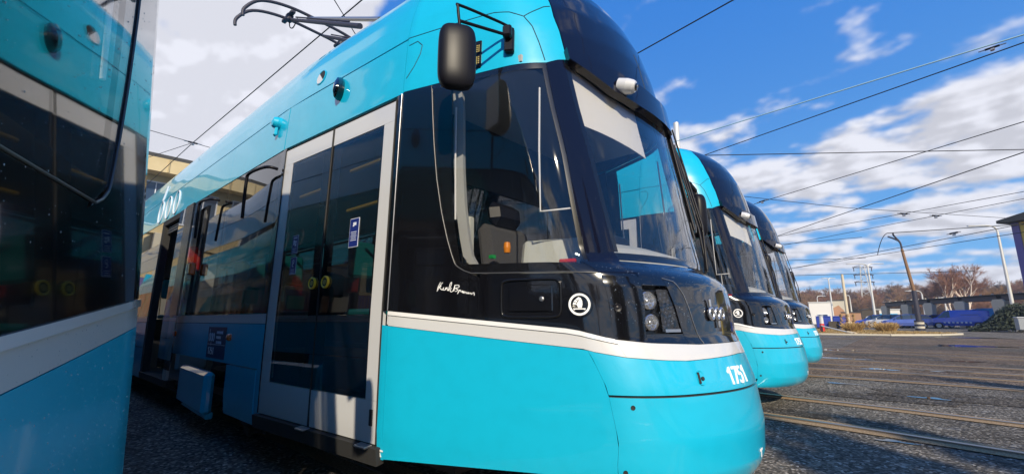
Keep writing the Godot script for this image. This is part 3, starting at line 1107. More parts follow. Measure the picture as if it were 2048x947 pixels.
func sides(tr: Node3D) -> void:
	var tail := rear_t(-26.0)
	# right side, from the front door back
	var cuts := [-3.63, -4.95, -6.22, -7.70, -9.05, -10.45, -11.9, -13.3, -14.75, -16.2, -17.6, -19.05, -20.5, -21.9, -23.3, -24.6, -26.0]
	for s in 2:
		var cs: Array = cuts.duplicate()
		if s == 1:
			cs[0] = -2.16
			cs.insert(1, -3.55)
		for i in cs.size() - 1:
			var x1: float = cs[i]
			var x0: float = cs[i + 1]
			var open := s == 0 and is_equal_approx(x1, -6.22)
			var k := span(s, rear_t(x0), rear_t(x1))
			if not open:
				var wn := part("side_window", M.glass_dark, tr, k[0], k[1], 1.067, 2.37, 2, 4, -0.004, 0.0, 0.003)
				var fr := mb()
				for e in [[x0, x0 + 0.07], [x1 - 0.07, x1]]:
					var kk := span(s, rear_t(e[0]), rear_t(e[1]))
					patch(fr, kk[0], kk[1], 1.07, 2.368, 1, 6, -0.009, 0.0)
				patch(fr, k[0], k[1], 1.07, 1.10, 2, 1, -0.0095, 0.0)
				patch(fr, k[0], k[1], 2.32, 2.368, 2, 1, -0.0095, 0.0)
				obj("window_border", fr, M.frit, wn)
				part("side_stripe", M.white_paint, tr, k[0], k[1], 0.992, 1.066, 2, 2)
				var bogie := x1 < -4.2 and x0 > -6.5 or x1 < -13.0 and x0 > -16.5 or x1 < -21.5 and x0 > -24.7
				part("side_panel", M.cyan, tr, k[0], k[1], 0.662, 0.99, 2, 4)
				if not bogie and not (s == 0 and i == 0):
					part("skirt_panel", M.cyan, tr, k[0], k[1], 0.27, 0.658, 2, 5)
			var kc := span(s, rear_t(x0), rear_t(x1))
			part("cantrail_panel", M.cyan, tr, kc[0], kc[1], 2.372, 2.744, 2, 5)
	part("cantrail_panel", M.cyan, tr, rear_t(-3.618), rear_t(-2.142), 2.372, 2.744, 3, 5)
	var k2 := span(1, rear_t(-2.16), 0.0)
	part("door_post", M.black_gloss, tr, k2[0], k2[1], 1.067, 2.744, 1, 8)
	part("lower_corner_panel", M.cyan, tr, k2[0], k2[1], 0.30, 1.066, 1, 6)
	for s in 2:
		var k := span(s, tail, -0.001)
		part("roof_side", M.cyan, tr, k[0], k[1], 2.752, 3.45, 60, 16)
		var sg := mb()
		patch(sg, k[0], k[1], 2.742, 2.754, 60, 1, -0.008, 0.0, 0.0)
		obj("roof_seam", sg, M.seam, tr)
	# skirt box ahead of the first bogie, with its chamfered top
	part("skirt_panel", M.cyan, tr, rear_t(-4.32), rear_t(-3.663), 0.27, 0.656, 3, 5, 0.004, 0.03)
	# the open second doorway: slid-back leaf, dark frame, what stands inside
	var a := rear_t(-7.70)
	var b := rear_t(-6.22)
	var lf := mb()
	patch(lf, rear_t(-6.42), rear_t(-6.27), 0.36, 2.34, 1, 8, 0.01, 0.03)
	var leaf := obj("open_door_leaf", lf, M.white_paint, tr)
	part("leaf_glass", M.glass_door, leaf, rear_t(-6.40), rear_t(-5.83), 0.50, 2.30, 3, 8, 0.075, 0.012)
	part("leaf_edge", M.frit, leaf, rear_t(-6.13), rear_t(-5.83), 1.067, 2.31, 1, 8, 0.079, 0.02)
	var dfm := mb()
	patch(dfm, a, rear_t(-7.58), 0.36, 2.37, 1, 8, 0.0, 0.08)
	patch(dfm, a, b, 2.30, 2.37, 3, 1, 0.0, 0.08)
	patch(dfm, a, b, 0.28, 0.36, 3, 1, 0.01, 0.08)
	obj("doorway_frame", dfm, M.dark, tr)
	var act := mb()
	for k in 3:
		tube(act, [at(rear_t(-7.6), 2.27 - k * 0.035, -0.05), at(rear_t(-6.3), 2.27 - k * 0.035, -0.05)], 0.012, 6)
	obj("door_mechanism", act, M.steel, tr)
	# marker lamps, plaque, turquoise side light, dark side camera, vent
	for q in [[-4.31, 0.876], [-6.10, 0.872], [-9.6, 0.875]]:
		var st := mb()
		lathe(st, [[0.030, 0.0], [0.030, 0.012], [0.022, 0.026], [0.0, 0.030]], seat(rear_t(q[0]), q[1]), 18)
		obj("marker_lamp", st, M.orange_lamp, tr)
	var rf := mb()
	var rx := seat(rear_t(-5.62), 1.55, 0.05)
	box(rf, rx.origin, Vector3(0.06, 0.13, 0.06), rx.basis, 0.012)
	obj("side_reflector", rf, M.orange_lamp, tr)
	var px := seat(rear_t(-4.665), 0.822, 0.001)
	var pq := mb()
	box(pq, px.origin, Vector3(0.50, 0.272, 0.003), px.basis)
	var plate := obj("number_plaque", pq, M.plaque, tr)
	var pr := mb()
	for i in 3:
		ring_tube(pr, px * Transform3D(Basis(), Vector3(-0.19 + i * 0.055, 0.045, 0.002)), 0.020, 0.034, 0.004, 14)
	box(pr, px * Vector3(-0.20, 0.10, 0.002), Vector3(0.008, 0.03, 0.001), px.basis)
	box(pr, px * Vector3(-0.14, -0.012, 0.002), Vector3(0.008, 0.03, 0.001), px.basis)
	box(pr, px * Vector3(0.0, -0.018, 0.002), Vector3(0.48, 0.005, 0.001), px.basis)
	obj("plaque_rings", pr, M.window_frame, plate)
	for e in [["DOPRAVNÍ", 0.085, 0.088, 0.024], ["PODNIK", 0.06, 0.045, 0.024], ["OSTRAVA", 0.075, 0.002, 0.024]]:
		text("plaque_lettering", e[0], e[3], px * Transform3D(Basis(), Vector3(e[1], e[2], 0.003)), M.window_frame, plate, false)
	var cm := mb()
	var cy := seat(rear_t(-3.82), 2.66)
	lathe(cm, [[0.055, 0.0], [0.052, 0.03], [0.040, 0.06], [0.0, 0.068]], cy, 16)
	box(cm, cy * Vector3(0.0, -0.07, 0.02), Vector3(0.05, 0.10, 0.03), cy.basis, 0.012)
	obj("side_light", cm, M.cyan, tr)
	for s in 2:
		var dt := rear_t(-2.86) if s == 0 else 6.0 - rear_t(-2.86)
		var dx := seat(dt, 2.645)
		var dm := mb()
		lathe(dm, [[0.0, -0.01], [0.052, -0.005], [0.056, 0.03], [0.048, 0.075], [0.028, 0.098], [0.0, 0.104]], dx * Transform3D(Basis.from_scale(Vector3(0.70, 1.65, 0.58)), Vector3.ZERO), 20)
		var dome := obj("side_camera", dm, M.black_gloss, tr)
		var dl := mb()
		lathe(dl, [[0.016, 0.03], [0.015, 0.052], [0.0, 0.054]], dx * Transform3D(Basis(), Vector3(0, -0.045, 0)), 12)
		obj("camera_eye", dl, M.frit, dome)
		var hx := seat(rear_t(-3.21) if s == 0 else 6.0 - rear_t(-3.21), 2.878, 0.003)
		var hl := mb()
		lathe(hl, [[0.066, 0.0], [0.060, 0.0035], [0.056, 0.0]], hx, 24)
		var vent := obj("round_vent", hl, M.cyan, tr)
		var vh := mb()
		lathe(vh, [[0.057, 0.001], [0.0, 0.001]], hx, 24)
		obj("vent_opening", vh, M.dark, vent)
		var vw := mb()
		var pv := PackedVector2Array()
		for i in 13:
			var an := PI * 0.72 + PI * 1.05 * i / 12.0
			pv.append(Vector2(cos(an), sin(an)) * 0.0565)
		poly(vw, pv, hx * Transform3D(Basis(), Vector3(0, 0, 0.0012)), 0.002)
		obj("vent_lip", vw, M.white_paint, vent)
	# big ring lettering on the cantrail over the second door
	var rg := mb()
	for i in 3:
		var x := seat(rear_t(-8.0 + i * 0.44), 2.56, 0.004)
		ring_tube(rg, x, 0.13, 0.16, 0.009, 24)
	box(rg, at(rear_t(-8.05), 2.86, 0.004), Vector3(0.05, 0.24, 0.012), seat(rear_t(-8.05), 2.86).basis)
	obj("ring_lettering", rg, M.window_frame, tr)
	# two bent black bars that stand off the side above the first windows
	for e in [[-3.66, -4.10, 2.24], [-5.10, -5.50, 2.24]]:
		var hb := mb()
		tube(hb, bend([at(rear_t(e[0]), e[2] - 0.03, 0.02), at(rear_t(e[0]) - 0.05, e[2] - 0.02, 0.09), at(rear_t(e[1] + 0.06), e[2], 0.10), at(rear_t(e[1]), e[2] - 0.07, 0.10), at(rear_t(e[1] - 0.01), e[2] - 0.38, 0.09)], 5), 0.013, 8)
		obj("bent_guard_bar", hb, M.black_plastic, tr)
	# dark backing behind the seams
	var ln := mb()
	for s in 2:
		for e in [[tail, rear_t(-7.72), 0.3, 1.05], [rear_t(-6.2), rear_t(-3.6), 0.66, 1.05], [rear_t(-2.19), 1.05, 0.33, 1.04], [tail, 2.0, 2.40, 3.44], [0.0, 0.3, 1.05, 2.38]]:
			var k := span(s, e[0], e[1])
			patch(ln, k[0], k[1], e[2], e[3], 30, 5, -0.03, 0.0, 0.0)
	patch(ln, 1.05, 4.95, 0.26, 0.90, 30, 6, -0.03, 0.0, 0.0)
	patch(ln, 2.1, 3.9, 2.46, 3.44, 30, 8, -0.03, 0.0, 0.0)
	obj("inner_lining", ln, M.dark, tr)

func roof(tr: Node3D) -> void:
	var st := mb()
	var tail := rear_t(-26.0)
	var prev := []
	for i in 80:
		var t: float = lerpf(tail, 0.0, i / 50.0) if i <= 50 else lerpf(0.0, 3.0, (i - 50) / 29.0)
		var a := P(t, 3.449)
		var cur := [a, Vector3(a.x, a.y, -a.z)]
		if prev.size():
			q4(st, prev[0], prev[1], cur[1], cur[0], Vector3.UP)
		prev = cur
	obj("roof_skin", st, M.cyan, tr)
	for e in [[-3.1, 1.2], [-9.5, 2.4], [-13.5, 2.0], [-18.0, 2.6]]:
		var b := mb()
		box(b, Vector3(e[0], 3.52, 0), Vector3(e[1], 0.14, 1.1), Basis(), 0.04)
		obj("roof_unit", b, M.cyan, tr)
	var en := mb()
	box(en, Vector3(-25.95, 1.85, 0), Vector3(0.08, 3.1, 2.3), Basis(), 0.03)
	obj("rear_wall", en, M.cyan, tr)
	# antenna rod on the cab roof
	var an := mb()
	tube(an, [Vector3(-3.9, 3.42, -0.25), Vector3(-3.9, 4.05, -0.25)], 0.012, 6, 0.006)
	obj("antenna", an, M.porcelain, tr)

func pantograph(tr: Node3D) -> void:
	# half-scissor current collector: base frame, lower arm, paired upper arms, collector head with drooping horns
	var st := mb()
	for s in [-1.0, 1.0]:
		tube(st, [Vector3(-6.4, 3.62, s * 0.45), Vector3(-5.0, 3.62, s * 0.45)], 0.03, 8)
		for x in [-6.3, -5.1]:
			tube(st, [Vector3(x, 3.44, s * 0.45), Vector3(x, 3.62, s * 0.45)], 0.045, 10)
	tube(st, [Vector3(-6.3, 3.62, -0.45), Vector3(-6.3, 3.62, 0.45)], 0.03, 8)
	tube(st, [Vector3(-5.1, 3.62, -0.45), Vector3(-5.1, 3.62, 0.45)], 0.03, 8)
	var p := obj("pantograph", st, M.pole_dark, tr)
	var lo := mb()
	tube(lo, [Vector3(-5.9, 3.66, 0.0), Vector3(-4.05, 4.32, 0.05)], 0.045, 10, 0.035)
	obj("lower_arm", lo, M.pole_dark, p)
	for s in [0.42, -0.18]:
		var up := mb()
		tube(up, [Vector3(-4.05, 4.13, s), Vector3(-6.25, 5.33, s * 0.85)], 0.032, 8, 0.024)
		tube(up, [Vector3(-4.3, 4.31, s), Vector3(-6.0, 5.24, s * 0.87)], 0.010, 6)
		obj("upper_arm", up, M.pole_dark, p)
	var rod := mb()
	tube(rod, [Vector3(-4.0, 4.30, 0.22), Vector3(-6.1, 5.38, 0.16)], 0.028, 8)
	obj("control_rod", rod, M.steel, p)
	var hd := mb()
	for dx in [0.0, 0.30]:
		tube(hd, bend([Vector3(-6.42 + dx, 4.98, 0.98), Vector3(-6.42 + dx, 5.10, 0.97), Vector3(-6.40 + dx, 5.30, 0.80), Vector3(-6.38 + dx, 5.40, 0.45), Vector3(-6.38 + dx, 5.42, 0.0), Vector3(-6.38 + dx, 5.40, -0.5), Vector3(-6.40 + dx, 5.30, -0.85), Vector3(-6.42 + dx, 5.0, -1.02)], 5), 0.022, 8)
	for z in [0.38, -0.42]:
		box(hd, Vector3(-6.24, 5.36, z), Vector3(0.36, 0.05, 0.06), Basis(), 0.01)
		box(hd, Vector3(-6.20, 5.32, z), Vector3(0.10, 0.12, 0.09), Basis(), 0.02)
	obj("collector_head", hd, M.pole_dark, p)
	var cb := mb()
	tube(cb, bend([Vector3(-6.25, 5.33, 0.36), Vector3(-6.15, 5.15, 0.38), Vector3(-6.05, 5.10, 0.37), Vector3(-5.98, 5.22, 0.35)], 6), 0.008, 6)
	obj("bonding_cable", cb, M.wire, p)

func inside(tr: Node3D) -> void:
	var f := mb()
	box(f, Vector3(-14.1, 0.33, 0), Vector3(23.6, 0.05, 2.3))
	box(f, Vector3(-1.78, 0.80, 0), Vector3(0.80, 0.05, 1.5))
	obj("floor", f, M.interior_dark, tr)
	var c := mb()
	box(c, Vector3(-14.1, 2.47, 0), Vector3(23.6, 0.04, 2.2))
	box(c, Vector3(-1.85, 2.44, 0), Vector3(0.85, 0.04, 1.7))
	obj("ceiling", c, M.interior_grey, tr)
	# partition behind the driver: solid below, glazed above, light grey posts
	var w := mb()
	box(w, Vector3(-2.22, 0.9, -0.1), Vector3(0.04, 1.1, 1.9))
	box(w, Vector3(-2.22, 2.2, 0.0), Vector3(0.04, 0.5, 2.1))
	box(w, Vector3(-2.22, 1.65, -0.85), Vector3(0.04, 1.0, 0.5))
	var cpn := obj("cab_partition", w, M.interior_dark, tr)
	var cpg := mb()
	box(cpg, Vector3(-2.22, 1.70, 0.12), Vector3(0.012, 0.5, 1.46))
	obj("partition_pane", cpg, M.glass_dark, cpn)
	for s in 1:
		var wk: float = 1.0 if s == 0 else 0.90
		var k := span(s, func(y): return lut(WIN_REAR, y) * wk + lut([[1.25, 0.03], [1.33, 0.05], [2.25, 0.18]], y), func(y): return lut(WIN_REAR, y) * wk + lut([[1.25, 0.06], [1.33, 0.11], [2.25, 0.27]], y))
		part("inner_post", M.interior_grey, tr, k[0], k[1], 1.26, 2.40, 2, 12, -0.045, 0.03, 0.0)
	var ip := mb()
	box(ip, Vector3(-1.98, 1.50, 0.70), Vector3(0.05, 0.30, 0.05), Basis(), 0.01)
	obj("grey_post", ip, M.console, tr)
	# driver's seat
	var sb := mb()
	var bs := Basis(Vector3.BACK, 0.16)
	box(sb, Vector3(-1.97, 1.36, 0.36), Vector3(0.12, 0.56, 0.46), bs, 0.05)
	box(sb, Vector3(-1.74, 1.10, 0.36), Vector3(0.46, 0.13, 0.48), Basis(), 0.05)
	var st := obj("driver_seat", sb, M.seat_fabric, tr)
	var hr := mb()
	box(hr, Vector3(-1.995, 1.715, 0.36), Vector3(0.11, 0.17, 0.30), bs, 0.05)
	obj("headrest", hr, M.black_plastic, st)
	var ar := mb()
	box(ar, Vector3(-1.72, 1.27, 0.62), Vector3(0.34, 0.06, 0.07), Basis(Vector3.BACK, -0.5), 0.02)
	obj("armrest", ar, M.black_plastic, st)
	var jb := mb()
	lathe(jb, [[0.018, 0.0], [0.022, 0.03], [0.018, 0.06], [0.0, 0.065]], Transform3D(Basis(Vector3.RIGHT, -PI / 2), Vector3(-1.70, 1.40, 0.66)), 12)
	obj("control_lever", jb, M.orange, tr)
	var gb := mb()
	box(gb, Vector3(-1.78, 1.38, 0.70), Vector3(0.03, 0.02, 0.03))
	obj("green_button", gb, M.green, tr)
	# console on the right, dashboard in front
	var cs := mb()
	box(cs, Vector3(-1.40, 1.32, 0.60), Vector3(0.36, 0.24, 0.14), Basis(Vector3.UP, 0.35) * Basis(Vector3.RIGHT, -0.3), 0.02)
	obj("side_console", cs, M.console, tr)
	var rh := mb()
	box(rh, Vector3(-1.25, 1.31, 0.70), Vector3(0.09, 0.02, 0.02), Basis(Vector3.UP, 0.35), 0.005)
	obj("red_handle", rh, M.red, tr)
	var db := mb()
	patch(db, 2.04, 3.96, 1.30, 1.31, 24, 1, -0.05, 0.0, 0.0)
	for i in 24:
		var ta := lerpf(2.02, 3.98, i / 24.0)
		var tb := lerpf(2.02, 3.98, (i + 1) / 24.0)
		var pr := [at(ta, 1.31, -0.05), at(tb, 1.31, -0.05)]
		var step := [[0.08, 0.10], [0.20, 0.145], [0.34, 0.13], [0.42, 0.04]]
		for e in step:
			var q := [at(ta, 1.31, -0.05) + Vector3(-e[0], e[1], 0), at(tb, 1.31, -0.05) + Vector3(-e[0], e[1], 0)]
			var n := (Vector3(pr[1]) - Vector3(pr[0])).cross(Vector3(q[0]) - Vector3(pr[0])).normalized()
			if n.y < 0.0:
				n = -n
			q4(db, pr[0], pr[1], q[1], q[0], n)
			pr = q
	obj("dashboard", db, M.interior_grey, tr)
	var sc := mb()
	box(sc, Vector3(-1.42, 1.50, -0.18), Vector3(0.03, 0.18, 0.28), Basis(Vector3.BACK, 0.3), 0.01)
	obj("dash_display", sc, M.black_plastic, tr)
	# passenger room: seats and yellow rails behind the front door
	for e in [[-3.30, 0.60], [-4.6, 0.75], [-4.6, -0.75], [-5.5, 0.75], [-5.5, -0.75], [-8.8, 0.75], [-8.8, -0.75]]:
		var s1 := mb()
		box(s1, Vector3(e[0], 1.50, e[1]), Vector3(0.05, 0.30, 0.36), Basis(Vector3.BACK, 0.1), 0.02)
		box(s1, Vector3(e[0] + 0.22, 1.07, e[1]), Vector3(0.40, 0.06, 0.40), Basis(), 0.02)
		obj("passenger_seat", s1, M.seat_cyan, tr)
	for e in [[-2.74, -2.34, 2.02], [-2.74, -2.34, 1.74], [-3.40, -3.0, 1.95]]:
		var yl := mb()
		tube(yl, [at(rear_t(e[0]), e[2], -0.07), at(rear_t(e[1]), e[2] + 0.01, -0.07)], 0.014, 8)
		obj("yellow_handrail", yl, M.yellow, tr)
	for e in [Vector2(-2.5, 0.35), Vector2(-3.2, -0.4)]:
		var yp := mb()
		tube(yp, [Vector3(e.x, 0.85, e.y), Vector3(e.x, 2.44, e.y)], 0.016, 8)
		obj("yellow_pole", yp, M.yellow, tr)
	var rb := mb()
	box(rb, Vector3(-7.35, 1.85, 0.9), Vector3(0.16, 0.34, 0.16), Basis(), 0.02)
	obj("red_validator", rb, M.red, tr)
	var wp := mb()
	box(wp, Vector3(-7.45, 1.15, 0.75), Vector3(0.10, 1.6, 0.35), Basis(), 0.03)
	obj("white_door_pillar", wp, M.interior_grey, tr)

func below(tr: Node3D) -> void:
	var u := mb()
	box(u, Vector3(-3.0, 0.27, 0), Vector3(2.2, 0.12, 1.7))
	box(u, Vector3(-10.5, 0.27, 0), Vector3(6.6, 0.12, 2.1))
	box(u, Vector3(-19.5, 0.27, 0), Vector3(5.4, 0.12, 2.1))
	box(u, Vector3(-5.3, 0.5, 0.0), Vector3(2.4, 0.28, 1.5))
	obj("underframe", u, M.dark, tr)
	for bx in [-5.3, -14.75, -23.0]:
		var fr := mb()
		for s in [-1.0, 1.0]:
			box(fr, Vector3(bx, 0.38, s * 0.95), Vector3(1.9, 0.14, 0.10), Basis(), 0.02)
			box(fr, Vector3(bx, 0.48, s * 0.95), Vector3(0.4, 0.14, 0.16), Basis(), 0.03)
		box(fr, Vector3(bx + 1.25, 0.16, 0.9), Vector3(0.10, 0.07, 0.5), Basis(), 0.01)
		box(fr, Vector3(bx + 1.1, 0.155, 1.0), Vector3(0.55, 0.06, 0.10), Basis(), 0.01)
		var bg := obj("bogie", fr, M.dark, tr)
		for dx in [-0.9, 0.9]:
			for s in [-1.0, 1.0]:
				var wh := mb()
				lathe(wh, [[0.0, 0.0], [0.22, 0.0], [0.27, 0.03], [0.29, 0.03], [0.29, 0.10], [0.32, 0.11], [0.32, 0.135], [0.0, 0.135]], Transform3D(Basis(Vector3.RIGHT, 0.0 if s < 0 else PI), Vector3(bx + dx, 0.31, s * 0.80)), 20)
				obj("wheel", wh, M.dark, bg)
	# the bogie's own skirt, swung a little out of line with the body
	for s in [1.0, -1.0]:
		var sk := mb()
		var b := Basis(Vector3.UP, -0.05 * s)
		box(sk, Vector3(-5.22, 0.385, s * 1.235), Vector3(1.08, 0.36, 0.085), b, 0.028)
		box(sk, Vector3(-5.22, 0.19, s * 1.20), Vector3(1.0, 0.06, 0.06), b, 0.01)
		obj("bogie_skirt", sk, M.cyan, tr)

func fleet_number(tr: Node3D, s: String) -> void:
	var n := s.length()
	for i in n:
		var t := 2.625 + 0.094 * i
		text("fleet_number", s[i], 0.082, seat(t, 0.752, 0.0005) * Transform3D(Basis(), Vector3(0, 0, 0)), M.white_print, tr, true, 0.86)
	var px := seat(rear_t(-4.665), 0.822, 0.001)
	text("plaque_number", s, 0.062, px * Transform3D(Basis(), Vector3(-0.12, -0.075, 0.003)), M.window_frame, tr, false, 0.9)

func signature(tr: Node3D) -> void:
	var strokes := [[[210, 100], [180, 150], [155, 215], [130, 272]], [[182, 95], [150, 180], [138, 240]], [[150, 200], [190, 160], [168, 200], [195, 240], [215, 190], [205, 235], [228, 236], [242, 190], [232, 238], [255, 185], [258, 240], [285, 215], [318, 95], [300, 110], [268, 248]], [[310, 190], [290, 242], [305, 262], [330, 225], [356, 130], [335, 250]], [[350, 140], [398, 130], [396, 168], [352, 190], [386, 215], [352, 250]], [[402, 210], [375, 292], [410, 215], [420, 250], [440, 225], [436, 265], [456, 230], [450, 270], [476, 240], [480, 272], [506, 245], [500, 276], [530, 252], [536, 280], [566, 240], [568, 296]]]
	var st := mb()
	for l in strokes:
		var pts := []
		for q in l:
			var px: float = 850.0 + q[0] / 5.85 - 873.0
			var py: float = 540.0 + q[1] / 5.85 - 575.0
			pts.append(at(0.300 + px * 0.00287, 1.186 - py * 0.00167 - px * 0.00027, 0.001))
		tube(st, bend(pts, 3), 0.0022, 4, -1.0, false)
	obj("signature", st, M.white_print, tr)

func droplets(tr: Node3D, n: int, spots: Array, sd: int) -> void:
	# rain beads on the panels: spots are [t0, t1, y0, y1, share]
	var r := RandomNumberGenerator.new()
	r.seed = sd
	var sp := SphereMesh.new()
	sp.radius = 1.0
	sp.height = 2.0
	sp.radial_segments = 8
	sp.rings = 4
	var mm := MultiMesh.new()
	mm.transform_format = MultiMesh.TRANSFORM_3D
	mm.mesh = sp
	var xs := []
	for s in spots:
		for i in int(n * s[4]):
			var x := seat(r.randf_range(s[0], s[1]), r.randf_range(s[2], s[3]))
			var k := r.randf()
			var rad := 0.0006 + 0.0012 * k * k * k * k
			xs.append(Transform3D(x.basis * Basis.from_scale(Vector3(rad, rad * r.randf_range(0.9, 1.5), rad * 0.55)), x.origin))
	mm.instance_count = xs.size()
	for i in xs.size():
		mm.set_instance_transform(i, xs[i])
	var o := MultiMeshInstance3D.new()
	o.name = "rain_drops"
	o.multimesh = mm
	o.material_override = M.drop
	o.set_meta("kind", "stuff")
	tr.add_child(o, true)

func build_trams() -> void:
	var first := build_tram()
	var rows := [
		[Vector3(0, 0, -2.55), 0.0, "1751", "turquoise tram 1751 filling the middle of the picture, signed on its black cab side"],
		[Vector3(0.474, -0.035, 0.822), 0.5, "1750", "nearest turquoise tram, cut off by the left edge, rain drops on its side"],
		[Vector3(-0.37, 0, -6.57), 0.0, "1752", "second turquoise tram nose seen directly behind tram 1751"],
		[Vector3(-0.60, 0.02, -9.80), 0.0, "1753", "third turquoise tram nose from the front, small, right end of the row but one"],
		[Vector3(-1.75, 0.02, -13.2), 0.0, "1754", "farthest turquoise tram, only a sliver of its windscreen showing at the row's end"],
	]
	var made := []
	for r in rows:
		made.append(first if made.is_empty() else first.duplicate())
	for i in rows.size():
		var o: Node3D = made[i]
		var r = rows[i]
		o.name = numbered("tram")
		tag(o, r[3], "tram", "turquoise trams parked in a row")
		o.position = r[0]
		o.rotation.y = deg_to_rad(r[1])
		if i == 1:
			o.rotation.x = deg_to_rad(2.5)  # its track is canted
		add_child(o)
		fleet_number(o, r[2])
		if i == 3:
			o.get_node("roller_blind").free()
	pantograph(made[0])
	signature(made[0])
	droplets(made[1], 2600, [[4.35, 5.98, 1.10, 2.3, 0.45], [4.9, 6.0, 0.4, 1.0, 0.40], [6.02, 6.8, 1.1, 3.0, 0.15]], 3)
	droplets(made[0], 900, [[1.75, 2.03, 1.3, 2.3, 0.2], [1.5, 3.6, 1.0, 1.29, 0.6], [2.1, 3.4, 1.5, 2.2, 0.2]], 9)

# ------------------------------------------------------------------ ground, tracks
func sheet(x0: float, z0: float, x1: float, z1: float, y: float) -> SurfaceTool:
	var st := mb()
	q4(st, Vector3(x0, y, z0), Vector3(x1, y, z0), Vector3(x1, y, z1), Vector3(x0, y, z1), Vector3.UP)
	return st

func build_ground() -> void:
	struct("ground", sheet(-600, -900, 700, 500, 0.0), M.asphalt)
	struct("brown_asphalt_apron", sheet(-1.9, -34.0, 90.0, -9.75, 0.004), M.asphalt_brown)

func puddle(x: float, z: float, rx: float, rz: float, sd: int) -> void:
	var r := RandomNumberGenerator.new()
	r.seed = sd
	var st := mb()
	var c := Vector3(x, 0.011, z)
	var rim := []
	for i in 26:
		var a := TAU * i / 26.0
		var k := 0.75 + 0.30 * sin(a * 3.0 + sd) + r.randf_range(-0.16, 0.16)
		rim.append(c + Vector3(cos(a) * rx * k, 0, sin(a) * rz * k))
	for i in 26:
		t3(st, c, rim[i], rim[(i + 1) % 26], Vector3.UP, Vector3.UP, Vector3.UP)
	struct("puddle", st, M.water)

func ground_wear() -> void:
	var r := RandomNumberGenerator.new()
	r.seed = 5
	for e in [[1.2, -8.4, 1.7, 0.42], [-0.4, -7.75, 0.8, 0.25], [3.5, -14.5, 2.2, 0.7], [-0.6, -16.4, 1.1, 0.5], [2.0, -22.0, 3.0, 1.2], [-1.2, -5.9, 0.5, 0.16]]:
		var st := mb()
		var p := []
		for k in 12:
			var a := TAU * k / 12.0
			p.append(Vector3(e[0] + signf(cos(a)) * pow(absf(cos(a)), 0.4) * e[2] * r.randf_range(0.9, 1.1), 0.0062, e[1] + signf(sin(a)) * pow(absf(sin(a)), 0.4) * e[3] * r.randf_range(0.9, 1.1)))
		for k in 12:
			t3(st, Vector3(e[0], 0.0062, e[1]), p[k], p[(k + 1) % 12], Vector3.UP, Vector3.UP, Vector3.UP)
		struct("asphalt_patch", st, M.asphalt_patch)
	for e in [[-1.0, -7.4, 4.0, -8.9], [-0.5, -8.9, 3.0, -8.2], [-1.5, -13.0, 5.0, -14.4], [0.5, -4.6, 2.5, -4.9], [-1.8, -17.0, 4.0, -20.5], [0.0, -11.8, 1.6, -9.9]]:
		var pts := []
		for k in 19:
			var f := k / 18.0
			pts.append(Vector3(lerpf(e[0], e[2], f), 0, lerpf(e[1], e[3], f)) + Vector3(r.randf_range(-0.05, 0.05), 0, r.randf_range(-0.09, 0.09)))
		var st := mb()
		ribbon(st, pts, 0.018, 0.0068)
		struct("asphalt_crack", st, M.dark)

func track(pts: Array, gauge: float, nm: String, label: String) -> void:
	var c := bend(pts, 10)
	for s in [-1.0, 1.0]:
		var line := []
		for i in c.size():
			var d: Vector3 = (c[mini(i + 1, c.size() - 1)] - c[maxi(i - 1, 0)]).normalized()
			line.append(c[i] + Vector3(-d.z, 0, d.x) * s * gauge * 0.5)
		var di := mb()
		ribbon(di, line, 0.34, 0.008)
		struct("dirt_strip", di, M.dirt)
		var st := mb()
		ribbon(st, line, 0.055, 0.022)
		for i in line.size() - 1:
			var d: Vector3 = (line[i + 1] - line[i]).normalized()
			var n := Vector3(-d.z, 0, d.x)
			for k in [-1.0, 1.0]:
				var e: Vector3 = n * 0.0275 * k
				q4(st, line[i] + e, line[i + 1] + e, line[i + 1] + e + Vector3(0, 0.022, 0), line[i] + e + Vector3(0, 0.022, 0), n * k)
		struct("rail", st, M.rail)

func build_tracks() -> void:
	ground_wear()
	for e in [[-1.9, -18.4, 0.7, 0.5], [-0.55, -12.0, 0.34, 0.20], [0.35, -12.3, 0.5, 0.13], [-1.5, -14.6, 0.8, 0.16], [0.1, -8.1, 0.22, 0.10], [-0.9, -9.0, 0.3, 0.08], [1.6, -24.0, 1.4, 0.9], [0.8, -15.5, 0.6, 0.2], [-0.2, -5.1, 0.16, 0.05], [2.6, -34.5, 1.6, 0.7]]:
		puddle(e[0], e[1], e[2], e[3], int(absf(e[1]) * 10.0))
	track([Vector3(-30, 0, -2.55), Vector3(-10, 0, -2.55), Vector3(0, 0, -2.5), Vector3(6, 0, -1.9), Vector3(16, 0, 1.0)], 1.435, "", "")
	track([Vector3(-30, 0, 3.2), Vector3(-10, 0, 1.55), Vector3(1, 0, 0.78), Vector3(8, 0, 1.2), Vector3(16, 0, 3.5)], 1.435, "", "")
	track([Vector3(-30, 0, -6.6), Vector3(-6, 0, -6.58), Vector3(-1.4, 0, -6.28), Vector3(0.6, 0, -5.98), Vector3(4, 0, -5.2), Vector3(10, 0, -3.2), Vector3(18, 0, 0.5)], 1.435, "", "")
	track([Vector3(-30, 0, -9.8), Vector3(-6, 0, -9.9), Vector3(-1.7, 0, -10.6), Vector3(1.2, 0, -10.55), Vector3(6, 0, -9.6), Vector3(20, 0, -4.5)], 1.435, "", "")
	track([Vector3(-30, 0, -13.3), Vector3(-6, 0, -13.5), Vector3(0, 0, -13.2), Vector3(6, 0, -12.2), Vector3(24, 0, -6.5)], 1.435, "", "")
	track([Vector3(-30, 0, -19.5), Vector3(-4, 0, -18.6), Vector3(2, 0, -17.6), Vector3(12, 0, -15.0), Vector3(30, 0, -9.0)], 1.435, "", "")
	track([Vector3(-30, 0, -31.5), Vector3(-2, 0, -29.0), Vector3(4, 0, -27.0), Vector3(20, 0, -21.0), Vector3(40, 0, -12.0)], 1.435, "", "")

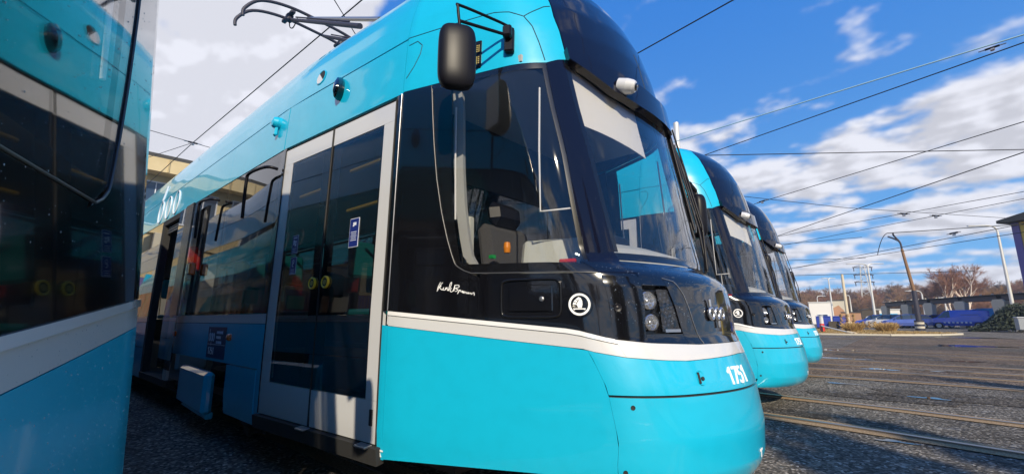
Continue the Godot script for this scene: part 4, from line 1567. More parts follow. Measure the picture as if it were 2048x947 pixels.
# ------------------------------------------------------------------ depot hall behind the trams
func window_in(p: Node3D, x: Transform3D, w: float, h: float, bars: int) -> void:
	var st := mb()
	box(st, x.origin, Vector3(w, h, 0.05), x.basis)
	var g := obj("window", st, M.window_pane, p)
	var f := mb()
	for s in [-1.0, 1.0]:
		box(f, x * Vector3(s * w * 0.5, 0, 0.03), Vector3(0.09, h + 0.09, 0.09), x.basis)
		box(f, x * Vector3(0, s * h * 0.5, 0.032), Vector3(w + 0.085, 0.085, 0.085), x.basis)
	for k in range(1, bars):
		box(f, x * Vector3(-w * 0.5 + w * k / bars, 0, 0.03), Vector3(0.06, h, 0.07), x.basis)
	obj("frame", f, M.window_frame, g)

func build_depot() -> void:
	var d := thing("depot_hall", "beige tram depot hall at far left, its flat roof edge showing above the trams", "building", Vector3(-40, 0, 0))
	var w := mb()
	box(w, Vector3(-6, 9.9, -2), Vector3(12, 5.0, 76))
	obj("upper_wall", w, M.facade, d)
	var ov := mb()
	box(ov, Vector3(-5.5, 12.55, -2), Vector3(13.6, 0.3, 77))
	obj("roof", ov, M.roofing, d)
	var fs := mb()
	box(fs, Vector3(0.72, 11.9, -2), Vector3(1.3, 1.0, 76.6))
	obj("fascia", fs, M.facade, d)
	for i in 20:
		var z := -38.0 + i * 3.8
		var pl := mb()
		box(pl, Vector3(0.12, 3.7, z), Vector3(0.5, 7.4, 0.55), Basis(), 0.03)
		obj("pier", pl, M.concrete, d)
		if i < 19:
			var dr := mb()
			box(dr, Vector3(-0.25, 2.3, z + 1.9), Vector3(0.12, 4.6, 3.2))
			var leaf := obj("gate", dr, M.gate_violet_shade if i % 2 else M.wall_brick, d)
			var rb := mb()
			for k in 7:
				box(rb, Vector3(-0.17, 2.3, z + 0.55 + k * 0.45), Vector3(0.05, 4.5, 0.06))
			obj("gate_ribs", rb, M.facade_rib, leaf)
			var lt := mb()
			box(lt, Vector3(-0.25, 6.0, z + 1.9), Vector3(0.14, 2.8, 3.2))
			obj("lintel", lt, M.facade, d)
			window_in(d, Transform3D(Basis(Vector3.UP, PI / 2), Vector3(0.02, 9.6, z + 1.9)), 2.7, 2.6, 3)
	for i in 76:
		if i % 2 == 0:
			continue
		var rb := mb()
		box(rb, Vector3(1.39, 11.9, -39.5 + i), Vector3(0.05, 0.98, 0.10))
		obj("cladding_rib", rb, M.facade_rib, d)

# ------------------------------------------------------------------ overhead wires
func wire(a: Vector3, b: Vector3, label: String, r := 0.009, sag := 0.0, m = null, grp := "overhead wires") -> void:
	var st := mb()
	var p := []
	for i in 13:
		var f := i / 12.0
		p.append(a.lerp(b, f) - Vector3(0, sag * 4.0 * f * (1.0 - f), 0))
	tube(st, p, r, 5)
	var o := obj("overhead_wire", st, m if m else M.wire)
	tag(o, label, "wire", grp)

func insulator(p: Vector3, along: Vector3, label: String, s := 1.0) -> void:
	var t := thing("wire_insulator", label, "insulator", p, 0.0, "insulators on the overhead wires")
	var st := mb()
	var d := along.normalized()
	tube(st, [-d * 0.16 * s, d * 0.16 * s], 0.035 * s, 8)
	obj("insulator_body", st, M.black_plastic, t)
	var cl := mb()
	tube(cl, [d * 0.16 * s, d * 0.30 * s], 0.018 * s, 6)
	tube(cl, [-d * 0.30 * s, -d * 0.16 * s], 0.018 * s, 6)
	box(cl, Vector3(0, -0.06 * s, 0), Vector3(0.10, 0.08, 0.10) * s, Basis(), 0.01)
	obj("clamp", cl, M.steel, t)

func build_wires() -> void:
	var V := func(x: float, z: float) -> Vector3: return Vector3(x, 6.0, z)
	# contact wires over the tracks and the span wires that carry them
	wire(V.call(-34.0, -2.9), V.call(-14.74, -2.94), "contact wire running on past the wire crossing above tram 1751's tail", 0.011)
	wire(V.call(-14.74, -2.94), V.call(9.0, -3.35), "contact wire along tram 1751 rising over its pantograph", 0.011)
	wire(V.call(-14.5, -1.3), V.call(-14.98, -4.6), "short cross wire at left above the depot roof edge", 0.009)
	wire(V.call(-30.0, 0.8), V.call(-14.74, -2.94), "thin wire meeting the crossing from the lower left", 0.008)
	wire(V.call(-5.4, -1.8), V.call(-6.9, -3.66), "short wire crossing high behind the pantograph", 0.008)
	wire(V.call(-10.0, -8.6), V.call(6.0, -5.6), "wire rising to the upper edge right of tram 1751's roof", 0.012)
	wire(V.call(-9.0, -12.5), V.call(12.0, -10.4), "pale blue wire, upper of the pair at right", 0.015, 0.0, M.wire_pale)
	wire(V.call(-8.0, -14.9), V.call(12.0, -8.7), "dark wire just under the pale blue one at right", 0.012)
	wire(V.call(-10.0, -9.0), V.call(14.0, -28.2), "dark, almost level wire across the right sky", 0.014)
	wire(V.call(-9.0, -24.1), V.call(10.0, -12.3), "slanting dark wire in the middle of the right sky", 0.013)
	wire(V.call(-8.0, -34.0), V.call(9.0, -12.8), "thick dark wire crossing low clouds at right", 0.018)
	wire(V.call(-7.0, -15.2), V.call(-1.53, -24.75), "thin wire starting behind the third tram's roof", 0.012, 0.0)
	wire(V.call(-1.53, -24.75), V.call(7.4, -37.0), "thin wire with two insulators falling to the yellow building", 0.012)
	wire(V.call(-9.0, -32.6), V.call(10.0, -23.5), "thin wire in the lower right sky, upper one of a close pair", 0.013)
	wire(V.call(-9.0, -37.1), V.call(10.0, -24.0), "thin wire in the lower right sky, lower one of a close pair", 0.013)
	wire(V.call(-0.29, -34.02), V.call(6.5, -36.0), "feeder cable with clamps that loops down behind the rusty pole", 0.022)
	wire(V.call(-0.29, -34.02), Vector3(-0.9, 4.9, -35.2), "curved end of the feeder cable by the rusty pole", 0.02, -0.25)
	wire(V.call(-12.0, -56.5), V.call(9.0, -31.0), "wire running low behind the rusty pole top", 0.02)
	wire(V.call(-12.0, -55.3), V.call(9.0, -36.0), "lowest long wire over the far lamp posts", 0.02)
	wire(V.call(-9.0, -34.15), V.call(-1.5, -34.68), "faint level wire beside the third tram", 0.014)
	wire(V.call(-12.0, -42.0), V.call(-2.0, -47.0), "faint wire between the concrete pole and the double lamp", 0.02)
	wire(V.call(-10.5, -60.0), V.call(6.0, -68.0), "faint far wire above the bare woods", 0.028)
	insulator(V.call(1.81, -11.57), Vector3(1, 0, 0.2), "large pale insulator clamp on the upper pair of wires, top right", 0.6)
	insulator(V.call(-14.74, -2.94), Vector3(0, 0, 1), "dark clamp where the wires cross above the depot roof edge", 0.7)
	insulator(V.call(-4.08, -20.97), Vector3(1, 0, 0.6), "dark insulator on the slanting wire beside the third tram roof", 0.9)
	insulator(V.call(0.48, -28.11), Vector3(0.7, 0, -0.9), "left one of two insulators on the thin falling wire", 1.2)
	insulator(V.call(1.66, -29.72), Vector3(0.7, 0, -0.9), "right one of two insulators on the thin falling wire", 1.2)
	insulator(V.call(2.68, -36.6), Vector3(0.7, 0, 0.9), "insulator pair under the feeder cable near the yellow building", 1.5)

# ------------------------------------------------------------------ poles, lamps, pylon
func lamp(base: Vector3, h: float, arms: Array, label: String, r := 0.09) -> void:
	var t := thing("street_lamp", label, "lamp post", base, 0.0, "pale street lamps")
	var st := mb()
	tube(st, [Vector3.ZERO, Vector3(0, h * 0.5, 0), Vector3(0, h - 0.5, 0)], r, 10, r * 0.55)
	tube(st, [Vector3.ZERO, Vector3(0, 1.2, 0)], r * 1.35, 10)
	obj("post", st, M.galvanised, t)
	for a in arms:
		var d := Vector3(a[0], 0, a[1])
		var am := mb()
		tube(am, bend([Vector3(0, h - 0.6, 0), Vector3(0, h - 0.15, 0) + d * 0.08, Vector3(0, h + 0.05, 0) + d * 0.4, Vector3(0, h + 0.05, 0) + d], 5), r * 0.42, 7)
		var arm := obj("arm", am, M.galvanised, t)
		var hd := mb()
		var n := d.normalized()
		var b := Basis(n, Vector3.UP, n.cross(Vector3.UP))
		box(hd, Vector3(0, h + 0.03, 0) + d + n * 0.25, Vector3(0.62, 0.11, 0.22), b, 0.04)
		obj("lamp_head", hd, M.galvanised, arm)

func build_poles() -> void:
	var side := Vector3(0.75, 0, -0.66)
	# rusty catenary pole with two curved brackets and a striped foot
	var t := thing("catenary_pole", "rusty pole with dark lower part, curved top brackets and striped foot", "pole", Vector3(0.74, 0, -53.91))
	var st := mb()
	tube(st, [Vector3(0, 3.5, 0), Vector3(-0.35, 7.3, 0.3)], 0.14, 12, 0.10)
	obj("upper_shaft", st, M.rust, t)
	var lo := mb()
	tube(lo, [Vector3(0, 0.7, 0), Vector3(0, 3.5, 0)], 0.205, 12, 0.18)
	obj("lower_shaft", lo, M.pole_dark, t)
	for k in 5:
		var ft := mb()
		tube(ft, [Vector3(0, k * 0.18, 0), Vector3(0, k * 0.18 + 0.178, 0)], 0.34, 12)
		obj("foot_band", ft, M.pole_dark if k % 2 == 0 else M.concrete, t)
	for e in [[-1.9, 0.75], [-1.3, 1.05]]:
		var br := mb()
		tube(br, bend([Vector3(-0.35, 7.2, 0.3), Vector3(-0.40, 7.9, 0.32), Vector3(-0.75, 7.5 + e[1], 0.5), side * e[0] * 0.8 + Vector3(0, 7.6 + e[1], 0.5)], 6), 0.07, 8)
		obj("bracket", br, M.pole_dark, t)
	lamp(Vector3(6.85, 0, -56.6), 9.0, [[-1.45, 1.1]], "tall white lamp post with one arm in front of the yellow building", 0.15)
	lamp(Vector3(-3.73, 0, -89.93), 9.6, [[-2.1, 1.6], [1.5, -1.2]], "white lamp post with two arms left of the rusty pole", 0.20)
	lamp(Vector3(-9.86, 0, -97.85), 8.2, [[-0.5, 0.4], [0.5, -0.4]], "thin white post with short crossarm beside the pale concrete pole", 0.17)
	lamp(Vector3(-14.66, 0, -120.26), 6.0, [[1.0, -0.8]], "short far lamp post at the end of the tram row", 0.16)
	lamp(Vector3(-8.24, 0, -112.59), 5.6, [[-0.3, 0.2]], "small grey post right of the pale concrete pole", 0.16)
	lamp(Vector3(2.32, 0, -101.9), 5.6, [[-1.6, 1.2]], "low lamp post standing behind the shelter beams", 0.18)
	lamp(Vector3(5.0, 0, -103.0), 4.4, [[-0.3, 0.2]], "slim white post behind the shelter near the birches", 0.16)
	var cp := thing("concrete_pole", "pale concrete pole with a wide foot near the pallets", "pole", Vector3(-5.95, 0, -74.66))
	var c := mb()
	tube(c, [Vector3(0, 0, 0), Vector3(0, 1.0, 0), Vector3(0, 7.0, 0)], 0.26, 10, 0.15)
	obj("shaft", c, M.pole_concrete, cp)
	var cf := mb()
	box(cf, Vector3(0, 0.3, 0), Vector3(0.8, 0.6, 0.8), Basis(), 0.08)
	obj("foot", cf, M.pole_concrete, cp)
	var py := thing("lattice_pylon", "dark lattice power pylon far behind the double lamp", "pylon", Vector3(-9.4, 0, -191.4))
	var legs := [Vector3(-1, 0, -1), Vector3(1, 0, -1), Vector3(1, 0, 1), Vector3(-1, 0, 1)]
	var lat := mb()
	for l in legs:
		tube(lat, [l * 1.7, l * 0.55 + Vector3(0, 19, 0)], 0.11, 4)
	for k in 11:
		var y0 := k * 1.7
		var y1 := y0 + 1.7
		for i in 4:
			var a: Vector3 = legs[i] * lerpf(1.7, 0.55, y0 / 19.0) + Vector3(0, y0, 0)
			var b: Vector3 = legs[(i + 1) % 4] * lerpf(1.7, 0.55, y1 / 19.0) + Vector3(0, y1, 0)
			tube(lat, [a, b], 0.07, 4)
	obj("lattice", lat, M.galvanised, py)
	for y in [13.2, 15.6, 18.2]:
		var am := mb()
		tube(am, [Vector3(-2.6, y, 2.0), Vector3(2.6, y, -2.0)], 0.14, 4)
		tube(am, [Vector3(-2.6, y, 2.0), Vector3(-0.4, y + 0.8, 0.3)], 0.07, 4)
		tube(am, [Vector3(2.6, y, -2.0), Vector3(0.4, y + 0.8, -0.3)], 0.07, 4)
		for s in [-1.0, 1.0]:
			tube(am, [Vector3(2.3 * s, y, -1.77 * s), Vector3(2.3 * s, y - 1.3, -1.77 * s)], 0.13, 5)
		obj("crossarm", am, M.pole_dark, py)
	var mast := thing("catenary_mast", "thick pale steel mast rising behind the second tram's roof", "mast", Vector3(-7.25, 0, -20.26))
	var ms := mb()
	tube(ms, [Vector3.ZERO, Vector3(0, 10.3, 0)], 0.15, 14, 0.12)
	obj("shaft", ms, M.galvanised, mast)
	var mc := mb()
	lathe(mc, [[0.0, 0.05], [0.12, 0.03], [0.125, 0.0]], Transform3D(Basis(Vector3.RIGHT, -PI / 2), Vector3(0, 10.3, 0)), 12)
	box(mc, Vector3(0.0, 9.0, 0.14), Vector3(0.12, 0.16, 0.14), Basis(), 0.02)
	obj("cap_and_clamp", mc, M.galvanised, mast)

# ------------------------------------------------------------------ the yard beyond the tracks
func car(label: String, at_: Vector3, turn: float, paint: Material, kind: String, grp: String) -> Node3D:
	# kind "hatch", "estate" or "van"; the nose points along +x before the turn
	var van := kind == "van"
	var t := thing("parked_van" if van else "parked_car", label, "van" if van else "car", at_, turn, grp)
	var half := 2.35 if van else 2.1
	var hw := 0.93 if van else 0.87
	# stations: x, sill, belt (top of the painted lower body), roof
	var st: Array
	if van:
		st = [[-half, 0.45, 1.15, 1.75], [-half + 0.12, 0.32, 1.18, 1.86], [-1.0, 0.30, 1.18, 1.90], [0.55, 0.30, 1.14, 1.88], [0.95, 0.30, 1.12, 1.78], [1.55, 0.30, 1.08, 1.12], [half - 0.15, 0.32, 0.92, 0.92], [half, 0.45, 0.72, 0.72]]
	elif kind == "estate":
		st = [[-half, 0.45, 0.92, 1.05], [-half + 0.25, 0.30, 0.98, 1.40], [-1.2, 0.28, 0.97, 1.50], [0.2, 0.28, 0.94, 1.50], [0.6, 0.28, 0.93, 1.36], [1.15, 0.28, 0.92, 0.95], [half - 0.2, 0.30, 0.78, 0.78], [half, 0.42, 0.62, 0.62]]
	else:
		st = [[-half, 0.45, 0.98, 1.0], [-half + 0.35, 0.30, 1.02, 1.38], [-0.9, 0.28, 0.99, 1.52], [0.2, 0.28, 0.96, 1.50], [0.65, 0.28, 0.95, 1.34], [1.2, 0.28, 0.93, 0.96], [half - 0.18, 0.30, 0.80, 0.80], [half, 0.42, 0.64, 0.64]]
	var body := mb()
	var gl := mb()
	var rf := mb()
	var ring := func(e) -> Array:
		var k := 0.90 if e == st[0] or e == st[-1] else 1.0
		return [Vector3(e[0], e[1], hw * 0.93 * k), Vector3(e[0], lerpf(e[1], e[2], 0.45), hw * k), Vector3(e[0], e[2], hw * 0.96 * k), Vector3(e[0], e[2] + 0.03, hw * 0.80 * k)]
	for i in st.size() - 1:
		var a: Array = ring.call(st[i])
		var b: Array = ring.call(st[i + 1])
		for s in [1.0, -1.0]:
			var sc := Vector3(1, 1, s)
			for k in 3:
				var n: Vector3 = ((b[k] - a[k]).cross(a[k + 1] - a[k])).normalized()
				if n.z < 0.0 and k < 2 or n.y < 0.0 and k == 2:
					n = -n
				q4(body, a[k] * sc, b[k] * sc, b[k + 1] * sc, a[k + 1] * sc, n * sc)
		q4(body, a[3], b[3], b[3] * Vector3(1, 1, -1), a[3] * Vector3(1, 1, -1), Vector3.UP)
		var ra: float = st[i][3]
		var rb: float = st[i + 1][3]
		if ra - st[i][2] > 0.04 or rb - st[i + 1][2] > 0.04:
			for s in [1.0, -1.0]:
				var p0 := Vector3(st[i][0], st[i][2] + 0.01, hw * 0.94 * s)
				var p1 := Vector3(st[i + 1][0], st[i + 1][2] + 0.01, hw * 0.94 * s)
				var p2 := Vector3(st[i + 1][0], maxf(rb - 0.05, st[i + 1][2] + 0.012), hw * (0.90 if van else 0.78) * s)
				var p3 := Vector3(st[i][0], maxf(ra - 0.05, st[i][2] + 0.012), hw * (0.90 if van else 0.78) * s)
				var panel := van and i < 3
				q4(body if panel else gl, p0, p1, p2, p3, Vector3(0, 0.2, s).normalized())
				q4(rf, p3, p2, p2 + Vector3(0, 0.05, -0.12 * s), p3 + Vector3(0, 0.05, -0.12 * s), Vector3(0, 0.7, s).normalized())
			var c0 := Vector3(st[i][0], ra, hw * 0.72)
			var c1 := Vector3(st[i + 1][0], rb, hw * 0.72)
			var steep := absf(ra - rb) > 0.12
			q4(gl if steep and i > 1 else rf, c0, c1, c1 * Vector3(1, 1, -1), c0 * Vector3(1, 1, -1), Vector3(rb < ra and 0.5 or 0.0, 1, 0).normalized() if false else Vector3.UP)
	for e in [[0, -1.0], [st.size() - 1, 1.0]]:
		var a: Array = ring.call(st[e[0]])
		for k in 3:
			q4(body, a[k], a[k + 1], a[k + 1] * Vector3(1, 1, -1), a[k] * Vector3(1, 1, -1), Vector3(e[1], 0, 0))
	obj("body", body, paint, t)
	obj("glazing", gl, M.window_pane, t)
	obj("roof", rf, paint, t)
	for s in [1.0, -1.0]:
		for x in ([-1.45, 1.5] if van else [-1.3, 1.35]):
			var wh := mb()
			lathe(wh, [[0.22, 0.0], [0.31, 0.0], [0.325, 0.03], [0.325, 0.17], [0.31, 0.20], [0.21, 0.20]], Transform3D(Basis(), Vector3(x, 0.325, hw * s - (0.18 if s > 0 else 0.02))), 18)
			var wheel := obj("wheel", wh, M.tyre, t)
			var rm := mb()
			lathe(rm, [[0.22, 0.19], [0.20, 0.17], [0.06, 0.185], [0.0, 0.19], [0.0, 0.02], [0.22, 0.01]], Transform3D(Basis(), Vector3(x, 0.325, hw * s - (0.18 if s > 0 else 0.02))), 14)
			obj("rim", rm, M.galvanised, wheel)
		var hl := mb()
		box(hl, Vector3(half - 0.12, 0.70 if not van else 0.80, hw * 0.70 * s), Vector3(0.20, 0.13, 0.30), Basis(Vector3.UP, 0.3 * s), 0.03)
		obj("headlight", hl, M.lamp_glass, t)
		var mi := mb()
		box(mi, Vector3(0.85, 1.02 if not van else 1.22, (hw + 0.09) * s), Vector3(0.10, 0.13, 0.16), Basis(), 0.03)
		obj("wing_mirror", mi, paint, t)
		for x in ([0.5] if van else [-0.45, 0.35]):
			var bp := mb()
			box(bp, Vector3(x, 1.22 if not van else 1.45, hw * 0.87 * s), Vector3(0.07, 0.50 if not van else 0.90, 0.03), Basis(Vector3.RIGHT, -0.22 * s if not van else -0.05 * s))
			obj("door_pillar", bp, paint if van else M.rubber, t)
	var bm := mb()
	box(bm, Vector3(half - 0.02, 0.42, 0), Vector3(0.12, 0.22, hw * 1.7), Basis(), 0.04)
	obj("bumper", bm, M.black_plastic, t)
	return t

func tuft(nm: String, label: String, at_: Vector3, w: float, h: float, sd: int) -> void:
	var t := thing(nm, label, "dry grass", at_, 0.0, "cut ornamental grass clumps")
	var r := RandomNumberGenerator.new()
	r.seed = sd
	for pass_ in 2:
		var st := mb()
		for i in 420:
			var a := r.randf() * TAU
			var d := Vector3(cos(a), 0, sin(a))
			var o := d * w * 0.42 * sqrt(r.randf())
			var lean := r.randf_range(0.1, 0.75)
			var l := h * r.randf_range(0.55, 1.1)
			var tip := o * 1.15 + d * lean * l * 0.7 + Vector3(r.randf_range(-0.15, 0.15), l * (1.0 - lean * 0.35), r.randf_range(-0.15, 0.15))
			tube(st, [o, o.lerp(tip, 0.6) + Vector3(0, 0.05, 0), tip], 0.016, 3, 0.006, false)
		obj("stalks", st, M.straw if pass_ == 0 else M.straw_dark, t)

func build_yard() -> void:
	# dry lawn island with its pale kerb
	var pts := [Vector3(-12.0, 0, -35.5), Vector3(-4.6, 0, -35.2), Vector3(-0.9, 0, -35.4), Vector3(1.4, 0, -37.6), Vector3(2.5, 0, -40.6), Vector3(0.5, 0, -44.0), Vector3(-3.0, 0, -48.0), Vector3(-14.0, 0, -52.0)]
	var lw := mb()
	var mid := Vector3(-5, 0.13, -42)
	for i in pts.size():
		var a: Vector3 = pts[i] + Vector3(0, 0.08, 0)
		var b: Vector3 = pts[(i + 1) % pts.size()] + Vector3(0, 0.08, 0)
		t3(lw, a, b, mid, Vector3.UP, Vector3.UP, Vector3.UP)
	struct("lawn", lw, M.dry_lawn)
	var kb := mb()
	for i in pts.size():
		var a: Vector3 = pts[i]
		var b: Vector3 = pts[(i + 1) % pts.size()]
		var d := (b - a).normalized()
		box(kb, (a + b) * 0.5 + Vector3(0, 0.055, 0), Vector3(a.distance_to(b), 0.11, 0.14), Basis(d, Vector3.UP, d.cross(Vector3.UP)), 0.015)
	struct("kerb", kb, M.concrete)
	struct("car_park_road", sheet(-30, -120, 60, -53.0, 0.006), M.asphalt)
	var gm := MultiMesh.new()
	gm.transform_format = MultiMesh.TRANSFORM_3D
	var bl := mb()
	for k in 5:
		var a := k * 1.26
		var d := Vector3(cos(a), 0, sin(a))
		t3(bl, d * 0.03, -d * 0.03, d.rotated(Vector3.UP, 1.2) * 0.10 + Vector3(0, 0.17, 0), Vector3.UP, Vector3.UP, Vector3.UP)
	gm.mesh = bl.commit()
	var r := RandomNumberGenerator.new()
	r.seed = 14
	var poly2 := PackedVector2Array()
	for p in pts:
		poly2.append(Vector2(p.x, p.z))
	var xs := []
	while xs.size() < 9000:
		var q := Vector2(r.randf_range(-14, 2.6), r.randf_range(-52, -35.2))
		if Geometry2D.is_point_in_polygon(q, poly2):
			var e := r.randf_range(0.6, 1.5)
			xs.append(Transform3D(Basis(Vector3.UP, r.randf() * TAU).scaled(Vector3(e, e * r.randf_range(0.15, 0.5), e)), Vector3(q.x, 0.08, q.y)))
	gm.instance_count = xs.size()
	for i in xs.size():
		gm.set_instance_transform(i, xs[i])
	var go := MultiMeshInstance3D.new()
	go.name = "dry_grass"
	go.multimesh = gm
	go.material_override = M.straw
	go.set_meta("kind", "stuff")
	tag(go, "straw coloured dead grass covering the lawn island", "grass")
	add_child(go)
	tuft("dry_grass_clump", "cut back brown grass clump nearer the pallets", Vector3(-3.05, 0.08, -41.2), 0.95, 0.72, 4)
	tuft("dry_grass_clump", "rounder cut back grass clump in front of the cars", Vector3(-1.26, 0.08, -42.8), 1.1, 0.72, 6)
	# red and white post, tow bar
	var bp := thing("barrier_post", "red and white post beside the last tram's bumper", "barrier post", Vector3(-4.75, 0.08, -39.7))
	for k in 4:
		var st := mb()
		lathe(st, [[0.0, 0.0], [0.16 - 0.01 * k, 0.0], [0.15 - 0.01 * k, 0.30], [0.0, 0.30]], Transform3D(Basis(Vector3.RIGHT, -PI / 2), Vector3(0, k * 0.301, 0)), 14)
		obj("band", st, M.red if k < 2 else M.white_paint, bp)
	var tb := thing("tow_bar", "grey tow bar lying at a slant with a pale end by the lawn", "tow bar", Vector3(-4.3, 0, -37.3))
	var t1 := mb()
	tube(t1, [Vector3(-0.2, 0.55, 0), Vector3(1.35, 0.16, 1.2)], 0.045, 8)
	obj("bar", t1, M.galvanised, tb)
	var t2 := mb()
	tube(t2, [Vector3(1.3, 0.17, 1.16), Vector3(1.75, 0.06, 1.5)], 0.09, 10, 0.12)
	obj("coupling_head", t2, M.pole_concrete, tb)
	var t5 := mb()
	box(t5, Vector3(-0.2, 0.28, 0), Vector3(0.12, 0.56, 0.12), Basis(), 0.02)
	obj("stand", t5, M.pole_dark, tb)
	# containers and pallets
	var cx := [[-6.75, -58.0, "blue waste container with a dark gap beside the last tram, leftmost"], [-5.35, -58.7, "blue waste container next to the pallet stack"]]
	for e in cx:
		var c := thing("waste_container", e[2], "container", Vector3(e[0], 0, e[1]), 0.1, "blue waste containers")
		var st := mb()
		box(st, Vector3(0, 0.68, 0), Vector3(1.3, 1.1, 1.0), Basis(), 0.05)
		obj("tub", st, M.container_blue, c)
		var ld := mb()
		box(ld, Vector3(0, 1.27, 0), Vector3(1.36, 0.08, 1.06), Basis(), 0.03)
		obj("lid", ld, M.container_blue, c)
		for s in [-0.5, 0.5]:
			var wl := mb()
			lathe(wl, [[0.0, 0.0], [0.1, 0.0], [0.1, 0.06], [0.0, 0.06]], Transform3D(Basis(), Vector3(s, 0.1, 0.4)), 10)
			obj("castor", wl, M.tyre, c)
	var sk := thing("low_skip", "dark low skip under the blue containers' edge near the pallets", "skip", Vector3(-5.75, 0, -56.6), 0.1)
	var s1 := mb()
	box(s1, Vector3(0, 0.4, 0), Vector3(0.9, 0.75, 0.8), Basis(), 0.04)
	obj("tub", s1, M.hut_wall, sk)
	var n := 0
	for e in [[-4.6, -56.4, 10, "tall leaning stack"], [-3.3, -63.5, 5, "low stack behind the cars"]]:
		for k in e[2]:
			var where: String = "bottom of" if k == 0 else "top of" if k == e[2] - 1 else ["", "second from the ground in", "third from the ground in", "fourth from the ground in", "fifth from the ground in", "sixth from the ground in", "seventh from the ground in", "eighth from the ground in", "ninth from the ground in", "tenth from the ground in"][k]
			var p := thing("pallet", "wooden pallet, %s the %s" % [where, e[3]], "pallet", Vector3(e[0] + r.randf_range(-0.08, 0.08), 0.15 * k, e[1]), 0.2 + r.randf_range(-0.12, 0.12), "stacked wooden pallets")
			for q in 5:
				var bd := mb()
				box(bd, Vector3(0, 0.132, -0.36 + q * 0.18), Vector3(1.2, 0.022, 0.12))
				obj("board", bd, M.wood, p)
			for q in 3:
				var bk := mb()
				box(bk, Vector3(-0.52 + q * 0.52, 0.07, 0), Vector3(0.12, 0.10, 0.82))
				obj("runner", bk, M.straw_dark, p)
			n += 1
	# parked cars
	car("blue estate car with a white glare on its roof, leftmost parked car", Vector3(-2.7, 0, -69.5), PI - 0.25, M.car_blue, "estate", "cars parked beyond the lawn")
	car("white hatchback between the two blue cars", Vector3(-1.55, 0, -66.8), PI - 0.35, M.car_white, "hatch", "cars parked beyond the lawn")
	car("pale violet-blue hatchback left of the rusty pole's foot", Vector3(-0.15, 0, -65.0), PI + 0.05, M.car_blue_pale, "hatch", "cars parked beyond the lawn")
	car("deep blue car half hidden behind the rusty pole and the van", Vector3(2.1, 0, -71.0), PI + 0.5, M.car_blue, "estate", "cars parked beyond the lawn")
	var van := car("deep blue delivery van with white lettering along its side", Vector3(3.9, 0, -66.5), PI + 0.02, M.car_blue, "van", "vans parked near the hedge")
	for k in 7:
		var st := mb()
		box(st, Vector3(-0.9 + k * 0.32, 0.62, -0.945), Vector3(0.16, 0.13, 0.012), Basis(Vector3.BACK, 0.3))
		obj("side_lettering", st, M.white_print, van)
	var wr := mb()
	box(wr, Vector3(-0.9, 1.42, -0.875), Vector3(1.3, 0.10, 0.012))
	obj("side_wording", wr, M.car_blue_pale, van)
	car("bright turquoise van whose roof shows above the dark hedge", Vector3(6.4, 0.25, -73.0), PI + 0.1, M.car_cyan, "van", "vans parked near the hedge")
	# clipped dark hedge and the bin before it
	var hg := thing("hedge", "dark clipped evergreen hedge sloping down at its left end", "hedge", Vector3(8.0, 0, -52.0))
	var hm := mb()
	var cr := mb()
	for i in 14000:
		var hx := r.randf_range(-4.3, 7.0)
		var top := 2.15 * smoothstep(-4.6, -1.2, hx) * (0.93 + 0.09 * sin(hx * 2.1)) + 0.15
		var v := r.randf()
		var y := top * sqrt(v)
		var hz := r.randf_range(-1.1, 1.1)
		var c := Vector3(hx, y, hz)
		var d := Vector3(r.randf_range(-1, 1), r.randf_range(-1, 1), r.randf_range(-1, 1)).normalized()
		var e := d.cross(Vector3(0.3, 1, 0.2)).normalized()
		var s := r.randf_range(0.09, 0.17)
		t3(hm, c - e * s * 0.5, c + e * s * 0.5, c + d * s * 1.6, Vector3(0, 0.5, 1).normalized(), Vector3(0, 0.5, 1).normalized(), Vector3(0, 0.5, 1).normalized())
	for i in 11:
		var hx := -3.6 + i * 1.0
		var top := 2.0 * smoothstep(-4.6, -1.2, hx)
		box(cr, Vector3(hx, top * 0.46, 0), Vector3(1.02, maxf(top * 0.78, 0.1), 1.5), Basis(), 0.2)
	obj("foliage", hm, M.hedge_leaf, hg)
	obj("inner_mass", cr, M.hedge_leaf, hg)
	var bn := thing("waste_bin", "grey wheeled waste bin in front of the hedge at the right edge", "bin", Vector3(6.45, 0, -49.3), 0.1)
	var b1 := mb()
	box(b1, Vector3(0, 0.62, 0), Vector3(1.0, 0.86, 0.8), Basis(), 0.05)
	obj("tub", b1, M.bin_grey, bn)
	var b2 := mb()
	box(b2, Vector3(0, 1.09, 0), Vector3(1.06, 0.09, 0.86), Basis(), 0.03)
	obj("lid", b2, M.galvanised, bn)
	for s in [-0.4, 0.4]:
		var wl := mb()
		lathe(wl, [[0.0, 0.0], [0.11, 0.0], [0.11, 0.06], [0.0, 0.06]], Transform3D(Basis(), Vector3(s, 0.11, 0.34)), 10)
		obj("castor", wl, M.tyre, bn)
	# long open shelter: dark sagging beams on tapered pale supports
	var sh := thing("open_shelter", "long open concrete shelter with dark beams on pale tapered supports", "shelter", Vector3(0, 0, 0))
	var cp := [Vector3(-2.06, 0, -84.7), Vector3(0.23, 0, -77.4), Vector3(2.33, 0, -72.6), Vector3(4.7, 0, -68.0), Vector3(7.08, 0, -63.5), Vector3(9.0, 0, -59.8), Vector3(11.5, 0, -55.0)]
